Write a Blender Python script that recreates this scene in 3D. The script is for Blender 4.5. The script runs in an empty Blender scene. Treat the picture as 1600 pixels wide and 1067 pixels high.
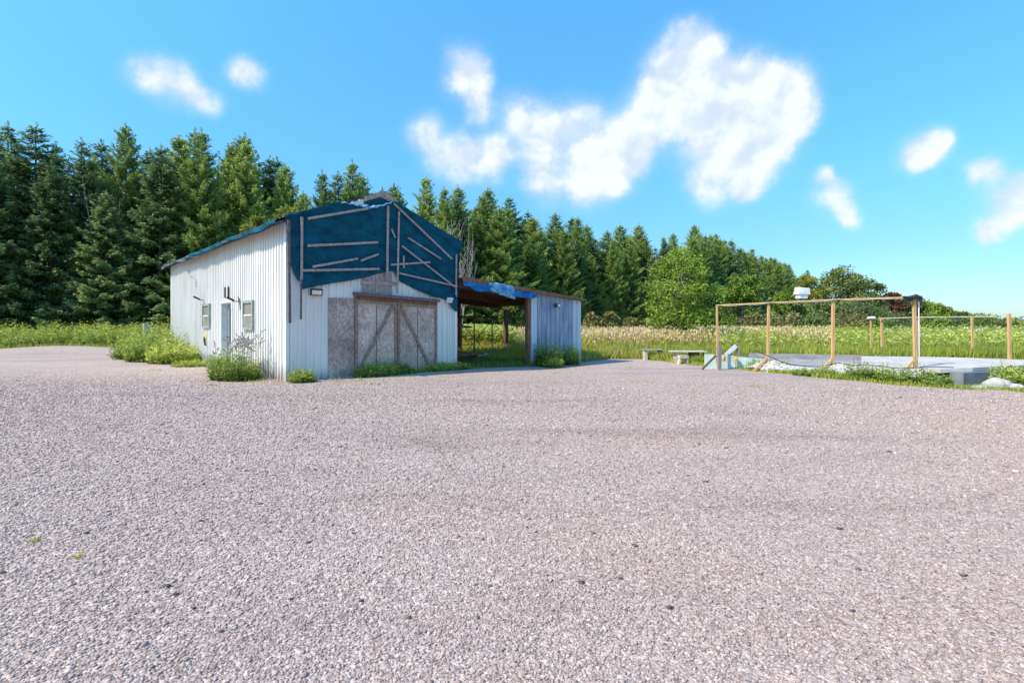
import bpy, math, random
import numpy as np
R = math.radians
random.seed(7); rng = np.random.default_rng(7)
S = bpy.context.scene
COL = S.collection

# ------------------------------------------------------------------ camera
CAMH, F, HZ = 1.45, 800.0, 505.0
cd = bpy.data.cameras.new('camera'); cam = bpy.data.objects.new('camera', cd); COL.objects.link(cam)
cam.location = (0, 0, CAMH); cam.rotation_euler = (R(90), 0, 0)
cd.sensor_width = 36; cd.lens = 18; cd.shift_y = -28.5/1600; cd.clip_start = .1; cd.clip_end = 6000
S.camera = cam
S.render.engine = 'CYCLES'
S.view_settings.view_transform = 'Standard'; S.view_settings.look = 'None'
S.view_settings.exposure = 0.60; S.view_settings.gamma = 1

# ------------------------------------------------------------------ sun + sky
SUNX, SUNY, ELEV = -.894, -.447, 46
W = bpy.data.worlds.new('World'); S.world = W; W.use_nodes = True
wt = W.node_tree; wt.nodes.clear()
def wn(t, **k):
    n = wt.nodes.new(t)
    for a, b in k.items(): setattr(n, a, b)
    return n
wl = wt.links.new
sky = wn('ShaderNodeTexSky', sky_type='NISHITA', sun_disc=False, sun_elevation=R(ELEV),
         sun_rotation=math.atan2(SUNX, SUNY) % (2*math.pi), air_density=1.0, dust_density=.35, ozone_density=2.2)
tc = wn('ShaderNodeTexCoord')
nz = wn('ShaderNodeTexNoise'); nz.inputs['Scale'].default_value = 5.0; nz.inputs['Detail'].default_value = 7; nz.inputs['Roughness'].default_value = .55
wl(tc.outputs['Generated'], nz.inputs['Vector'])
sb = wn('ShaderNodeVectorMath', operation='SUBTRACT'); wl(nz.outputs['Color'], sb.inputs[0]); sb.inputs[1].default_value = (.5, .5, .5)
sc_ = wn('ShaderNodeVectorMath', operation='SCALE'); wl(sb.outputs[0], sc_.inputs[0]); sc_.inputs['Scale'].default_value = .11
ad = wn('ShaderNodeVectorMath', operation='ADD'); wl(tc.outputs['Generated'], ad.inputs[0]); wl(sc_.outputs[0], ad.inputs[1])
nm = wn('ShaderNodeVectorMath', operation='NORMALIZE'); wl(ad.outputs[0], nm.inputs[0])
blobs = [(240,112,34),(285,140,36),(322,165,24),(392,132,28),(655,195,30),(712,112,32),(745,120,30),(750,165,24),(700,240,34),(740,250,40),
 (775,232,22),(822,175,32),(850,220,48),(915,195,38),(950,245,50),(1000,225,34),(850,285,34),(910,285,40),(980,275,30),(1085,72,34),(1100,100,40),
 (1055,120,40),(1030,160,36),(1150,120,36),(1195,105,30),(1225,135,34),(1215,170,46),(1140,180,60),(1060,190,45),(1190,230,46),(1110,250,50),
 (1160,280,30),(1095,305,26),(1255,168,22),(1440,238,30),(1468,228,34),(1482,210,20),(1300,300,30),(1316,335,20),(1292,262,16),(1560,268,30),
 (1590,345,42),(1550,368,26),(1610,310,36),(20,300,10)]
prev = None
for (px, py, r) in blobs:
    r *= 1.0
    v = np.array([(px-800)/F, 1, (HZ-py)/F]); L = np.linalg.norm(v); ra = r/F/L**1.5; v = v/L
    d = wn('ShaderNodeVectorMath', operation='DOT_PRODUCT'); wl(nm.outputs[0], d.inputs[0]); d.inputs[1].default_value = tuple(v)
    k = 2/ra**2
    m = wn('ShaderNodeMath', operation='MULTIPLY_ADD'); wl(d.outputs['Value'], m.inputs[0]); m.inputs[1].default_value = k; m.inputs[2].default_value = -k
    e = wn('ShaderNodeMath', operation='EXPONENT'); wl(m.outputs[0], e.inputs[0])
    if prev is None: prev = e
    else:
        a = wn('ShaderNodeMath', operation='ADD'); wl(prev.outputs[0], a.inputs[0]); wl(e.outputs[0], a.inputs[1]); prev = a
n2 = wn('ShaderNodeTexNoise'); n2.inputs['Scale'].default_value = 11; n2.inputs['Detail'].default_value = 8; n2.inputs['Roughness'].default_value = .6
wl(tc.outputs['Generated'], n2.inputs['Vector'])
ma = wn('ShaderNodeMath', operation='MULTIPLY_ADD'); wl(n2.outputs['Fac'], ma.inputs[0]); ma.inputs[1].default_value = 1.7; ma.inputs[2].default_value = -.85
mb = wn('ShaderNodeMath', operation='ADD'); wl(prev.outputs[0], mb.inputs[0]); wl(ma.outputs[0], mb.inputs[1])
mr = wn('ShaderNodeMapRange', interpolation_type='SMOOTHSTEP'); wl(mb.outputs[0], mr.inputs['Value'])
mr.inputs['From Min'].default_value = .26; mr.inputs['From Max'].default_value = 1.75; mr.inputs['To Max'].default_value = .80
veil = wn('ShaderNodeMapRange', interpolation_type='SMOOTHSTEP'); wl(prev.outputs[0], veil.inputs['Value']); veil.inputs['From Min'].default_value = .02; veil.inputs['From Max'].default_value = .9; veil.inputs['To Max'].default_value = .46
vm = wn('ShaderNodeMath', operation='MULTIPLY'); wl(veil.outputs[0], vm.inputs[0]); wl(n2.outputs['Fac'], vm.inputs[1])
va = wn('ShaderNodeMath', operation='MULTIPLY_ADD'); wl(vm.outputs[0], va.inputs[0]); va.inputs[1].default_value = 1.6; wl(mr.outputs[0], va.inputs[2])
vx = wn('ShaderNodeMath', operation='MINIMUM'); wl(va.outputs[0], vx.inputs[0]); vx.inputs[1].default_value = .88
# cloud shade: thick middles and undersides slightly lilac
of = wn('ShaderNodeVectorMath', operation='ADD'); wl(tc.outputs['Generated'], of.inputs[0]); of.inputs[1].default_value = (-.014, 0, .022)
n3 = wn('ShaderNodeTexNoise'); n3.inputs['Scale'].default_value = 11; n3.inputs['Detail'].default_value = 8; n3.inputs['Roughness'].default_value = .5; wl(of.outputs[0], n3.inputs['Vector'])
n4 = wn('ShaderNodeTexNoise'); n4.inputs['Scale'].default_value = 11; n4.inputs['Detail'].default_value = 8; n4.inputs['Roughness'].default_value = .5; wl(tc.outputs['Generated'], n4.inputs['Vector'])
df = wn('ShaderNodeMath', operation='SUBTRACT'); wl(n4.outputs['Fac'], df.inputs[0]); wl(n3.outputs['Fac'], df.inputs[1])
cm = wn('ShaderNodeMapRange', interpolation_type='SMOOTHSTEP'); wl(df.outputs[0], cm.inputs['Value']); cm.inputs['From Min'].default_value = -.11; cm.inputs['From Max'].default_value = .09
cc = wn('ShaderNodeMix', data_type='RGBA'); wl(cm.outputs[0], cc.inputs['Factor'])
cc.inputs['A'].default_value = (4.3, 4.9, 6.2, 1); cc.inputs['B'].default_value = (6.1, 6.2, 6.6, 1)
tint = wn('ShaderNodeMix', data_type='RGBA', blend_type='MULTIPLY'); tint.inputs['Factor'].default_value = 1
hs = wn('ShaderNodeHueSaturation'); hs.inputs['Saturation'].default_value = 1.12; wl(sky.outputs[0], hs.inputs['Color'])
wl(hs.outputs[0], tint.inputs['A']); 
sep = wn('ShaderNodeSeparateXYZ'); wl(tc.outputs['Generated'], sep.inputs[0])
er = wn('ShaderNodeValToRGB'); wl(sep.outputs['Z'], er.inputs[0]); e_ = er.color_ramp.elements; e_[0].position = 0; e_[0].color = (.52,.68,.86,1); e_[1].position = .55; e_[1].color = (1.05,1.95,2.1,1)
e_.new(.12).color = (.60,.90,1.04,1); e_.new(.28).color = (.78,1.38,1.48,1)
wl(er.outputs[0], tint.inputs['B'])
mx = wn('ShaderNodeMix', data_type='RGBA'); wl(vx.outputs[0], mx.inputs['Factor']); wl(tint.outputs['Result'], mx.inputs['A']); wl(cc.outputs['Result'], mx.inputs['B'])
bg = wn('ShaderNodeBackground'); wl(mx.outputs['Result'], bg.inputs['Color']); bg.inputs['Strength'].default_value = .115
wo = wn('ShaderNodeOutputWorld'); wl(bg.outputs[0], wo.inputs['Surface'])
from mathutils import Vector, Matrix
sl = bpy.data.lights.new('sun', 'SUN'); sl.energy = 4.0; sl.angle = R(.5); sl.color = (1, .87, .70)
so = bpy.data.objects.new('sun', sl); COL.objects.link(so)
sdir = Vector((SUNX*math.cos(R(ELEV)), SUNY*math.cos(R(ELEV)), math.sin(R(ELEV))))
so.rotation_euler = sdir.to_track_quat('Z', 'Y').to_euler(); so.location = sdir*30

# ------------------------------------------------------------------ materials
def N(t, typ, **k):
    n = t.nodes.new(typ)
    for a, b in k.items():
        if a in n.inputs: n.inputs[a].default_value = b
        else: setattr(n, a, b)
    return n
def base(name):
    m = bpy.data.materials.new(name); m.use_nodes = True
    t = m.node_tree; return m, t, t.nodes['Principled BSDF']
def ramp(t, src, stops):
    r = t.nodes.new('ShaderNodeValToRGB'); e = r.color_ramp.elements
    while len(e) < len(stops): e.new(.5)
    for i, (p, c) in enumerate(stops): e[i].position = p; e[i].color = (*c, 1)
    t.links.new(src, r.inputs[0]); return r.outputs[0]
def coords(t, scale=(1,1,1), kind='Object'):
    c = t.nodes.new('ShaderNodeTexCoord'); m = t.nodes.new('ShaderNodeMapping')
    m.inputs['Scale'].default_value = scale; t.links.new(c.outputs[kind], m.inputs[0]); return m.outputs[0]
def noisy(name, c1, c2, scale=3, stretch=(1,1,1), rough=.8, bump=.3, bscale=None, metal=0, detail=6, spots=None, lo=.35, hi=.65, dist=.02):
    m, t, b = base(name); co = coords(t, stretch)
    n = N(t, 'ShaderNodeTexNoise', Scale=scale, Detail=detail, Roughness=.6); t.links.new(co, n.inputs['Vector'])
    col = ramp(t, n.outputs['Fac'], [(lo, c1), (hi, c2)])
    if spots:
        sc, c3, th, st = spots
        co2 = coords(t, st); n3 = N(t, 'ShaderNodeTexNoise', Scale=sc, Detail=8, Roughness=.7); t.links.new(co2, n3.inputs['Vector'])
        f = N(t, 'ShaderNodeMapRange'); f.inputs['From Min'].default_value = th; f.inputs['From Max'].default_value = th+.1
        t.links.new(n3.outputs['Fac'], f.inputs['Value'])
        mm = N(t, 'ShaderNodeMix', data_type='RGBA'); t.links.new(f.outputs[0], mm.inputs['Factor']); t.links.new(col, mm.inputs['A']); mm.inputs['B'].default_value = (*c3, 1)
        col = mm.outputs['Result']
    t.links.new(col, b.inputs['Base Color']); b.inputs['Roughness'].default_value = rough; b.inputs['Metallic'].default_value = metal
    if bump:
        nb = N(t, 'ShaderNodeTexNoise', Scale=bscale or scale*6, Detail=5); t.links.new(co, nb.inputs['Vector'])
        bp = N(t, 'ShaderNodeBump', Strength=bump, Distance=dist); t.links.new(nb.outputs['Fac'], bp.inputs['Height']); t.links.new(bp.outputs[0], b.inputs['Normal'])
    return m
def foliage(name, stops, trans=.3, rough=.55, objvar=.25, spec=.3):
    """colour by the per-leaf attribute 'tint' (new tips paler, darker inwards and low down), a little by plant"""
    m, t, b = base(name)
    a = N(t, 'ShaderNodeAttribute', attribute_name='tint'); oi = t.nodes.new('ShaderNodeObjectInfo')
    col = ramp(t, a.outputs['Fac'], stops)
    mr = N(t, 'ShaderNodeMapRange'); t.links.new(oi.outputs['Random'], mr.inputs['Value']); mr.inputs['To Min'].default_value = 1-objvar; mr.inputs['To Max'].default_value = 1+objvar
    h = N(t, 'ShaderNodeHueSaturation'); t.links.new(col, h.inputs['Color']); t.links.new(mr.outputs[0], h.inputs['Value'])
    mh = N(t, 'ShaderNodeMapRange'); t.links.new(oi.outputs['Random'], mh.inputs['Value']); mh.inputs['To Min'].default_value = .515; mh.inputs['To Max'].default_value = .485
    t.links.new(mh.outputs[0], h.inputs['Hue'])
    t.links.new(h.outputs[0], b.inputs['Base Color']); b.inputs['Roughness'].default_value = rough; b.inputs['Specular IOR Level'].default_value = spec
    tr = N(t, 'ShaderNodeBsdfTranslucent'); t.links.new(h.outputs[0], tr.inputs['Color'])
    ms = N(t, 'ShaderNodeMixShader'); ms.inputs[0].default_value = trans
    t.links.new(b.outputs[0], ms.inputs[1]); t.links.new(tr.outputs[0], ms.inputs[2])
    t.links.new(ms.outputs[0], t.nodes['Material Output'].inputs['Surface'])
    return m
M = {}
M['white_steel'] = noisy('white_steel', (.70,.67,.63), (.82,.78,.73), 1.6, (1,1,.25), .45, .05, spots=(2.2, (.42,.40,.36), .66, (3,3,.35)))
M['shade_steel'] = noisy('shaded_white_steel', (.68,.65,.60), (.80,.77,.71), 1.4, (1,1,.3), .5, .05, spots=(2.5, (.34,.33,.29), .68, (3,3,.4)))  # copy of the white steel, toned separately for the shaded front wall
M['blue_grey'] = noisy('weathered_blue_panel', (.17,.22,.31), (.32,.39,.50), 2.5, (2,2,.5), .6, .15)
M['pale_panel'] = noisy('pale_blue_panel', (.44,.51,.60), (.54,.60,.68), 2, (2,2,.4), .6, .1)
M['batten'] = noisy('grey_batten', (.27,.20,.18), (.46,.37,.34), 5, (3,3,3), .9, .3)
M['red_batten'] = noisy('brown_batten', (.10,.065,.07), (.20,.14,.14), 5, (2,2,2), .9, .3)
M['brown_frame'] = noisy('brown_door_frame', (.20,.12,.085), (.38,.26,.20), 5, (3,3,3), .9, .3)
M['rough_wood'] = noisy('old_brown_wood', (.12,.055,.03), (.30,.16,.09), 4, (4,4,1), .9, .4)
M['dark_wood'] = noisy('dark_brown_wood', (.07,.03,.02), (.16,.07,.05), 4, (3,3,1), .9, .4)
M['orange_wood'] = noisy('treated_lumber', (.50,.28,.11), (.70,.45,.21), 3, (8,8,.7), .8, .3, spots=(3, (.42,.24,.11), .62, (6,6,1)))
M['pale_wood'] = noisy('bleached_wood', (.42,.35,.27), (.66,.58,.46), 4, (3,3,3), .9, .4)
M['grey_wood'] = noisy('grey_wood', (.24,.23,.22), (.42,.40,.38), 4, (8,8,1), .95, .4)
def splash(m, top=.45):   # mud thrown up on the foot of the sheets, rust runs at the ribs
    t = m.node_tree; b = t.nodes['Principled BSDF']; src = b.inputs['Base Color'].links[0].from_socket
    c = t.nodes.new('ShaderNodeTexCoord'); sp = t.nodes.new('ShaderNodeSeparateXYZ'); t.links.new(c.outputs['Object'], sp.inputs[0])
    n = N(t, 'ShaderNodeTexNoise', Scale=2.2, Detail=8, Roughness=.75); t.links.new(coords(t, (3,3,1)), n.inputs['Vector'])
    mu = N(t, 'ShaderNodeMath', operation='MULTIPLY'); t.links.new(n.outputs['Fac'], mu.inputs[0]); mu.inputs[1].default_value = top*2
    f = N(t, 'ShaderNodeMath', operation='SUBTRACT'); t.links.new(mu.outputs[0], f.inputs[0]); t.links.new(sp.outputs['Z'], f.inputs[1])
    g = N(t, 'ShaderNodeMapRange'); t.links.new(f.outputs[0], g.inputs['Value']); g.inputs['From Max'].default_value = .35; g.inputs['To Max'].default_value = .75
    mx = N(t, 'ShaderNodeMix', data_type='RGBA'); t.links.new(g.outputs[0], mx.inputs['Factor']); t.links.new(src, mx.inputs['A']); mx.inputs['B'].default_value = (.30,.24,.19,1)
    n2 = N(t, 'ShaderNodeTexNoise', Scale=3, Detail=5, Roughness=.6); t.links.new(coords(t, (9,9,.18)), n2.inputs['Vector'])
    g2 = N(t, 'ShaderNodeMapRange'); t.links.new(n2.outputs['Fac'], g2.inputs['Value']); g2.inputs['From Min'].default_value = .60; g2.inputs['From Max'].default_value = .75; g2.inputs['To Max'].default_value = .45
    m2 = N(t, 'ShaderNodeMix', data_type='RGBA'); t.links.new(g2.outputs[0], m2.inputs['Factor']); t.links.new(mx.outputs['Result'], m2.inputs['A']); m2.inputs['B'].default_value = (.36,.33,.31,1)
    t.links.new(m2.outputs['Result'], b.inputs['Base Color'])
splash(M['white_steel']); splash(M['shade_steel'], .3); splash(M['pale_panel'], .3); splash(M['blue_grey'], .3)
M['tarp'] = noisy('teal_tarp', (.004,.050,.080), (.008,.102,.152), 2.2, (1,1,1.6), .85, .8, 7, spots=(2.2, (.012,.115,.175), .62, (5,1,.8)), dist=.05)  # paler crease streaks: fading, and wrinkle relief put into the colour
M['tarp_edge'] = noisy('silver_tarp_underside', (.02,.045,.06), (.12,.16,.18), 3.0, (3,.35,5), .6, .5, 8, dist=.03)
M['blue_tarp'] = noisy('bright_blue_tarp', (.008,.10,.30), (.03,.22,.48), 5, (1,1,1), .5, .4, 10)
M['cyan_tarp'] = noisy('faded_cyan_tarp', (.03,.20,.42), (.26,.46,.60), 6, (1,1,1), .5, .4, 10)
M['black'] = noisy('black_plastic', (.012,.012,.014), (.03,.03,.03), 8, rough=.5, bump=.1)
M['white_plastic'] = noisy('white_plastic', (.70,.70,.72), (.84,.84,.84), 6, rough=.4, bump=.05)
M['lens'] = noisy('lamp_lens', (.62,.58,.50), (.80,.76,.68), 12, rough=.25, bump=.1)
M['frame_grey'] = noisy('grey_green_frame', (.22,.25,.22), (.36,.39,.34), 6, rough=.6, bump=.2)
M['yellow'] = noisy('yellow_plastic', (.70,.48,.05), (.80,.58,.10), 6, rough=.5, bump=.05)
M['orange'] = noisy('orange_plastic', (.75,.34,.04), (.85,.42,.08), 6, rough=.5, bump=.05)
M['teal_paint'] = noisy('mint_paint', (.34,.54,.48), (.60,.68,.62), 4, (1,1,1), .6, .2, spots=(3.5, (.72,.74,.70), .56, (1,1,2)))
M['concrete'] = noisy('concrete', (.42,.38,.35), (.58,.53,.49), 2.5, rough=.95, bump=.35, spots=(3, (.28,.26,.24), .62, (1,1,1)))
M['old_concrete'] = noisy('old_concrete', (.24,.22,.22), (.38,.35,.34), 2.2, (1,1,3), .95, .4, spots=(3, (.16,.13,.12), .60, (1,1,2)))
M['block'] = noisy('grey_block', (.15,.16,.18), (.23,.24,.26), 3, rough=.95, bump=.4)
M['limestone'] = noisy('crushed_limestone', (.42,.39,.36), (.70,.67,.63), 14, rough=.95, bump=1, bscale=30, dist=.05)
M['rock'] = noisy('pale_rock', (.34,.32,.29), (.56,.53,.49), 6, rough=.95, bump=.7)
M['bark'] = noisy('bark', (.07,.055,.045), (.18,.15,.12), 8, (1,1,.3), .95, .8)
M['dead_bark'] = noisy('bare_grey_bark', (.26,.23,.20), (.42,.38,.33), 8, (1,1,.3), .95, .4)
M['scaffold'] = noisy('scaffold_paint', (.05,.06,.06), (.10,.11,.11), 6, rough=.5, bump=.1)
M['green_steel'] = noisy('green_scaffold_paint', (.10,.20,.17), (.18,.30,.25), 6, rough=.5, bump=.1)
M['soil'] = noisy('meadow_soil', (.12,.13,.035), (.22,.21,.07), .6, rough=1, bump=.6, bscale=6, detail=9)
for k_ in ('tarp', 'tarp_edge', 'blue_tarp', 'cyan_tarp'):
    b_ = M[k_].node_tree.nodes['Principled BSDF']; b_.inputs['Specular IOR Level'].default_value = .12; b_.inputs['Roughness'].default_value = .9
def glass(name, c):
    m, t, b = base(name); b.inputs['Base Color'].default_value = (*c, 1); b.inputs['Roughness'].default_value = .06
    b.inputs['Specular IOR Level'].default_value = .8; return m
M['glass'] = glass('window_glass', (.30,.28,.25))
M['door_glass'] = glass('door_glass', (.03,.05,.03))
def osb(name, c1, c2, c3):
    m, t, b = base(name); co = coords(t, (1,1,1))
    nw = N(t, 'ShaderNodeTexNoise', Scale=3, Detail=2); t.links.new(co, nw.inputs['Vector'])
    sc = N(t, 'ShaderNodeVectorMath', operation='MULTIPLY_ADD'); t.links.new(nw.outputs['Color'], sc.inputs[0]); sc.inputs[1].default_value = (.12,.12,.12); t.links.new(co, sc.inputs[2])
    mp = t.nodes.new('ShaderNodeMapping'); mp.inputs['Scale'].default_value = (46,46,16); mp.inputs['Rotation'].default_value = (0,.25,0); t.links.new(sc.outputs[0], mp.inputs[0])
    v = N(t, 'ShaderNodeTexVoronoi', Scale=1); t.links.new(mp.outputs[0], v.inputs['Vector'])
    sx = t.nodes.new('ShaderNodeSeparateColor'); t.links.new(v.outputs['Color'], sx.inputs[0])
    col = ramp(t, sx.outputs[0], [(0, c1), (.6, c2), (1, c3)])
    n = N(t, 'ShaderNodeTexNoise', Scale=1.6, Detail=6); t.links.new(co, n.inputs['Vector'])
    g = ramp(t, n.outputs['Fac'], [(.3, (.55,.50,.48)), (.7, (1,1,1))])
    mm = N(t, 'ShaderNodeMix', data_type='RGBA', blend_type='MULTIPLY'); mm.inputs['Factor'].default_value = 1
    t.links.new(col, mm.inputs['A']); t.links.new(g, mm.inputs['B']); t.links.new(mm.outputs['Result'], b.inputs['Base Color'])
    b.inputs['Roughness'].default_value = .9
    bp = N(t, 'ShaderNodeBump', Strength=.5, Distance=.01); t.links.new(sx.outputs[0], bp.inputs['Height']); t.links.new(bp.outputs[0], b.inputs['Normal'])
    return m
M['osb'] = osb('strand_board', (.50,.35,.28), (.72,.54,.45), (.88,.73,.62))
M['osb_dark'] = osb('dark_strand_board', (.38,.26,.22), (.55,.41,.35), (.72,.58,.50))
def tracks(t, col):      # wheel tracks and dusty drifts lying across the yard
    co = coords(t); w = N(t, 'ShaderNodeTexNoise', Scale=.9, Detail=4, Roughness=.55)
    mw_ = t.nodes.new('ShaderNodeMapping'); mw_.inputs['Scale'].default_value = (.13,1.15,1); mw_.inputs['Rotation'].default_value = (0,0,.08)
    wv = N(t, 'ShaderNodeTexNoise', Scale=.3, Detail=3); t.links.new(co, wv.inputs['Vector']); wm = N(t, 'ShaderNodeVectorMath', operation='MULTIPLY_ADD'); t.links.new(wv.outputs['Color'], wm.inputs[0]); wm.inputs[1].default_value = (3,3,0); t.links.new(co, wm.inputs[2])
    t.links.new(wm.outputs[0], mw_.inputs[0]); t.links.new(mw_.outputs[0], w.inputs['Vector'])
    g = ramp(t, w.outputs['Fac'], [(.33, (.84,.82,.81)), (.41, (.97,.96,.96)), (.55, (1,1,1)), (.72, (1.0,1.0,1.0))])
    n = N(t, 'ShaderNodeTexNoise', Scale=.35, Detail=6, Roughness=.6); t.links.new(coords(t, (.6,1.3,1)), n.inputs['Vector'])
    g1 = ramp(t, n.outputs['Fac'], [(.32, (.86,.84,.86)), (.5, (1,1,1)), (.70, (1.0,.96,.90))])
    for q in (g, g1):
        mm = N(t, 'ShaderNodeMix', data_type='RGBA', blend_type='MULTIPLY'); mm.inputs['Factor'].default_value = 1
        t.links.new(col, mm.inputs['A']); t.links.new(q, mm.inputs['B']); col = mm.outputs['Result']
    return col
def gravel_mat(name, stones):
    m, t, b = base(name)
    if stones:
        a = N(t, 'ShaderNodeAttribute', attribute_name='tint')
        col = ramp(t, a.outputs['Fac'], [(0, (.225,.168,.145)), (.3, (.36,.275,.238)), (.7, (.495,.385,.338)), (1, (.72,.59,.52))])
        t.links.new(tracks(t, col), b.inputs['Base Color']); b.inputs['Roughness'].default_value = .85
        return m
    co = coords(t)
    v = N(t, 'ShaderNodeTexVoronoi', Scale=80); t.links.new(co, v.inputs['Vector'])
    v2 = N(t, 'ShaderNodeTexVoronoi', Scale=40); t.links.new(co, v2.inputs['Vector'])
    s1 = t.nodes.new('ShaderNodeSeparateColor'); t.links.new(v.outputs['Color'], s1.inputs[0])
    s2 = t.nodes.new('ShaderNodeSeparateColor'); t.links.new(v2.outputs['Color'], s2.inputs[0])
    av = N(t, 'ShaderNodeMix', data_type='FLOAT'); av.inputs['Factor'].default_value = .45; t.links.new(s1.outputs[0], av.inputs['A']); t.links.new(s2.outputs[0], av.inputs['B'])
    col = ramp(t, av.outputs['Result'], [(.05, (.19,.142,.122)), (.3, (.335,.256,.222)), (.62, (.47,.368,.320)), (.95, (.68,.56,.49))])
    t.links.new(tracks(t, col), b.inputs['Base Color']); b.inputs['Roughness'].default_value = .95
    h = N(t, 'ShaderNodeMath', operation='ADD'); t.links.new(v.outputs['Distance'], h.inputs[0]); t.links.new(v2.outputs['Distance'], h.inputs[1])
    bp = N(t, 'ShaderNodeBump', Strength=.8, Distance=.008); bp.invert = True; t.links.new(h.outputs[0], bp.inputs['Height']); t.links.new(bp.outputs[0], b.inputs['Normal'])
    return m
M['gravel'] = gravel_mat('gravel', False); M['stone'] = gravel_mat('gravel_stone', True)
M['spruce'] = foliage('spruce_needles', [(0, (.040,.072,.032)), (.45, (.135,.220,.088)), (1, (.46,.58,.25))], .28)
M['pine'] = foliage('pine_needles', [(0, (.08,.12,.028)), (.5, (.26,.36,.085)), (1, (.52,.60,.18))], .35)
M['leaf'] = foliage('green_leaves', [(0, (.07,.12,.015)), (.5, (.25,.36,.045)), (1, (.48,.57,.10))], .35)
M['willow'] = foliage('grey_green_leaves', [(0, (.08,.11,.03)), (.5, (.19,.25,.07)), (1, (.36,.42,.15))], .3)
M['red_leaf'] = foliage('reddish_leaves', [(0, (.10,.05,.03)), (.5, (.26,.12,.07)), (1, (.38,.20,.12))], .3)
M['yellow_leaf'] = foliage('yellow_green_leaves', [(0, (.10,.13,.02)), (.5, (.26,.30,.05)), (1, (.48,.46,.10))], .35)
M['tan_bush'] = foliage('tan_flowering_leaves', [(0, (.10,.11,.03)), (.4, (.26,.25,.07)), (1, (.52,.42,.18))], .3)
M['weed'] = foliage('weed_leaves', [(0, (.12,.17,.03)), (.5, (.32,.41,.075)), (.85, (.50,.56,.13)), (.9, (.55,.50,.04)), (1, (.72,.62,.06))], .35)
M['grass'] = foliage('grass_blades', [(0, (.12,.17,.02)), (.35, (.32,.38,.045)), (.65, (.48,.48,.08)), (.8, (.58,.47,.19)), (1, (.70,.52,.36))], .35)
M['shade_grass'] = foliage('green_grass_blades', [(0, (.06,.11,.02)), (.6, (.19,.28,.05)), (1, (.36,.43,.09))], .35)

# ------------------------------------------------------------------ mesh helpers
def make(name, V, F_, mat, parent=None, tint=None, smooth=False):
    me = bpy.data.meshes.new(name)
    V = np.asarray(V, dtype=np.float32).reshape(-1, 3)
    if isinstance(F_, np.ndarray):
        n, k = F_.shape
        me.vertices.add(len(V)); me.vertices.foreach_set('co', V.ravel())
        me.loops.add(n*k); me.loops.foreach_set('vertex_index', F_.astype(np.int32).ravel())
        me.polygons.add(n); me.polygons.foreach_set('loop_start', np.arange(n, dtype=np.int32)*k)
        try: me.polygons.foreach_set('loop_total', np.full(n, k, dtype=np.int32))
        except Exception: pass
        me.update(calc_edges=True)
    else:
        me.from_pydata([tuple(map(float, v)) for v in V], [], F_); me.update()
    if tint is not None:
        a = me.attributes.new('tint', 'FLOAT', 'FACE'); a.data.foreach_set('value', np.asarray(tint, dtype=np.float32))
    if smooth: me.polygons.foreach_set('use_smooth', np.ones(len(me.polygons), dtype=bool))
    me.materials.append(mat)
    o = bpy.data.objects.new(name, me); COL.objects.link(o)
    if parent: o.parent = parent
    return o
class B:
    def __init__(s): s.v = []; s.f = []
    def poly(s, pts, faces):
        n = len(s.v); s.v += [tuple(p) for p in pts]; s.f += [[i+n for i in f] for f in faces]
    def hexa(s, p):   # 8 points: bottom 4, top 4
        s.poly(p, [(3,2,1,0), (4,5,6,7), (0,1,5,4), (1,2,6,5), (2,3,7,6), (3,0,4,7)])
    def box(s, x0, x1, y0, y1, z0, z1):
        s.hexa([(x0,y0,z0),(x1,y0,z0),(x1,y1,z0),(x0,y1,z0),(x0,y0,z1),(x1,y0,z1),(x1,y1,z1),(x0,y1,z1)])
    def bar(s, p0, p1, w, t, up=(0,0,1)):   # w across, t along 'up'-ish normal
        a, b = Vector(p0), Vector(p1); d = (b-a).normalized(); u = Vector(up)
        sd = d.cross(u)
        if sd.length < 1e-3: sd = d.cross(Vector((1,0,0)))
        sd.normalize(); n = sd.cross(d).normalized()
        c = [(-w/2,-t/2),(w/2,-t/2),(w/2,t/2),(-w/2,t/2)]
        s.hexa([a+sd*x+n*y for x, y in c]+[b+sd*x+n*y for x, y in c])
    def tube(s, pts, rad, seg=8, cap=True):
        pts = [Vector(p) for p in pts]; n0 = len(s.v)
        if not hasattr(rad, '__len__'): rad = [rad]*len(pts)
        for i, p in enumerate(pts):
            d = (pts[min(i+1, len(pts)-1)]-pts[max(i-1, 0)]).normalized()
            a = d.cross(Vector((0,0,1)));
            if a.length < .05: a = d.cross(Vector((1,0,0)))
            a.normalize(); b = d.cross(a)
            for k in range(seg):
                q = 2*math.pi*k/seg; s.v.append(tuple(p+(a*math.cos(q)+b*math.sin(q))*rad[i]))
        for i in range(len(pts)-1):
            for k in range(seg):
                k2 = (k+1) % seg; s.f.append([n0+i*seg+k, n0+i*seg+k2, n0+(i+1)*seg+k2, n0+(i+1)*seg+k])
        if cap:
            s.f.append([n0+k for k in range(seg)][::-1]); e = n0+(len(pts)-1)*seg; s.f.append([e+k for k in range(seg)])
    def make(s, name, mat, parent=None, smooth=False): return make(name, s.v, s.f, mat, parent, smooth=smooth)
def tag(o, label=None, cat=None, group=None, kind=None):
    if label: o['label'] = label
    if cat: o['category'] = cat
    if group: o['group'] = group
    if kind: o['kind'] = kind
    return o
def thing(name, label, cat, loc=(0,0,0), rz=0, group=None):
    o = bpy.data.objects.new(name, None); COL.objects.link(o); o.location = loc; o.rotation_euler = (0,0,rz); o.empty_display_size = .2
    return tag(o, label, cat, group)
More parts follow.
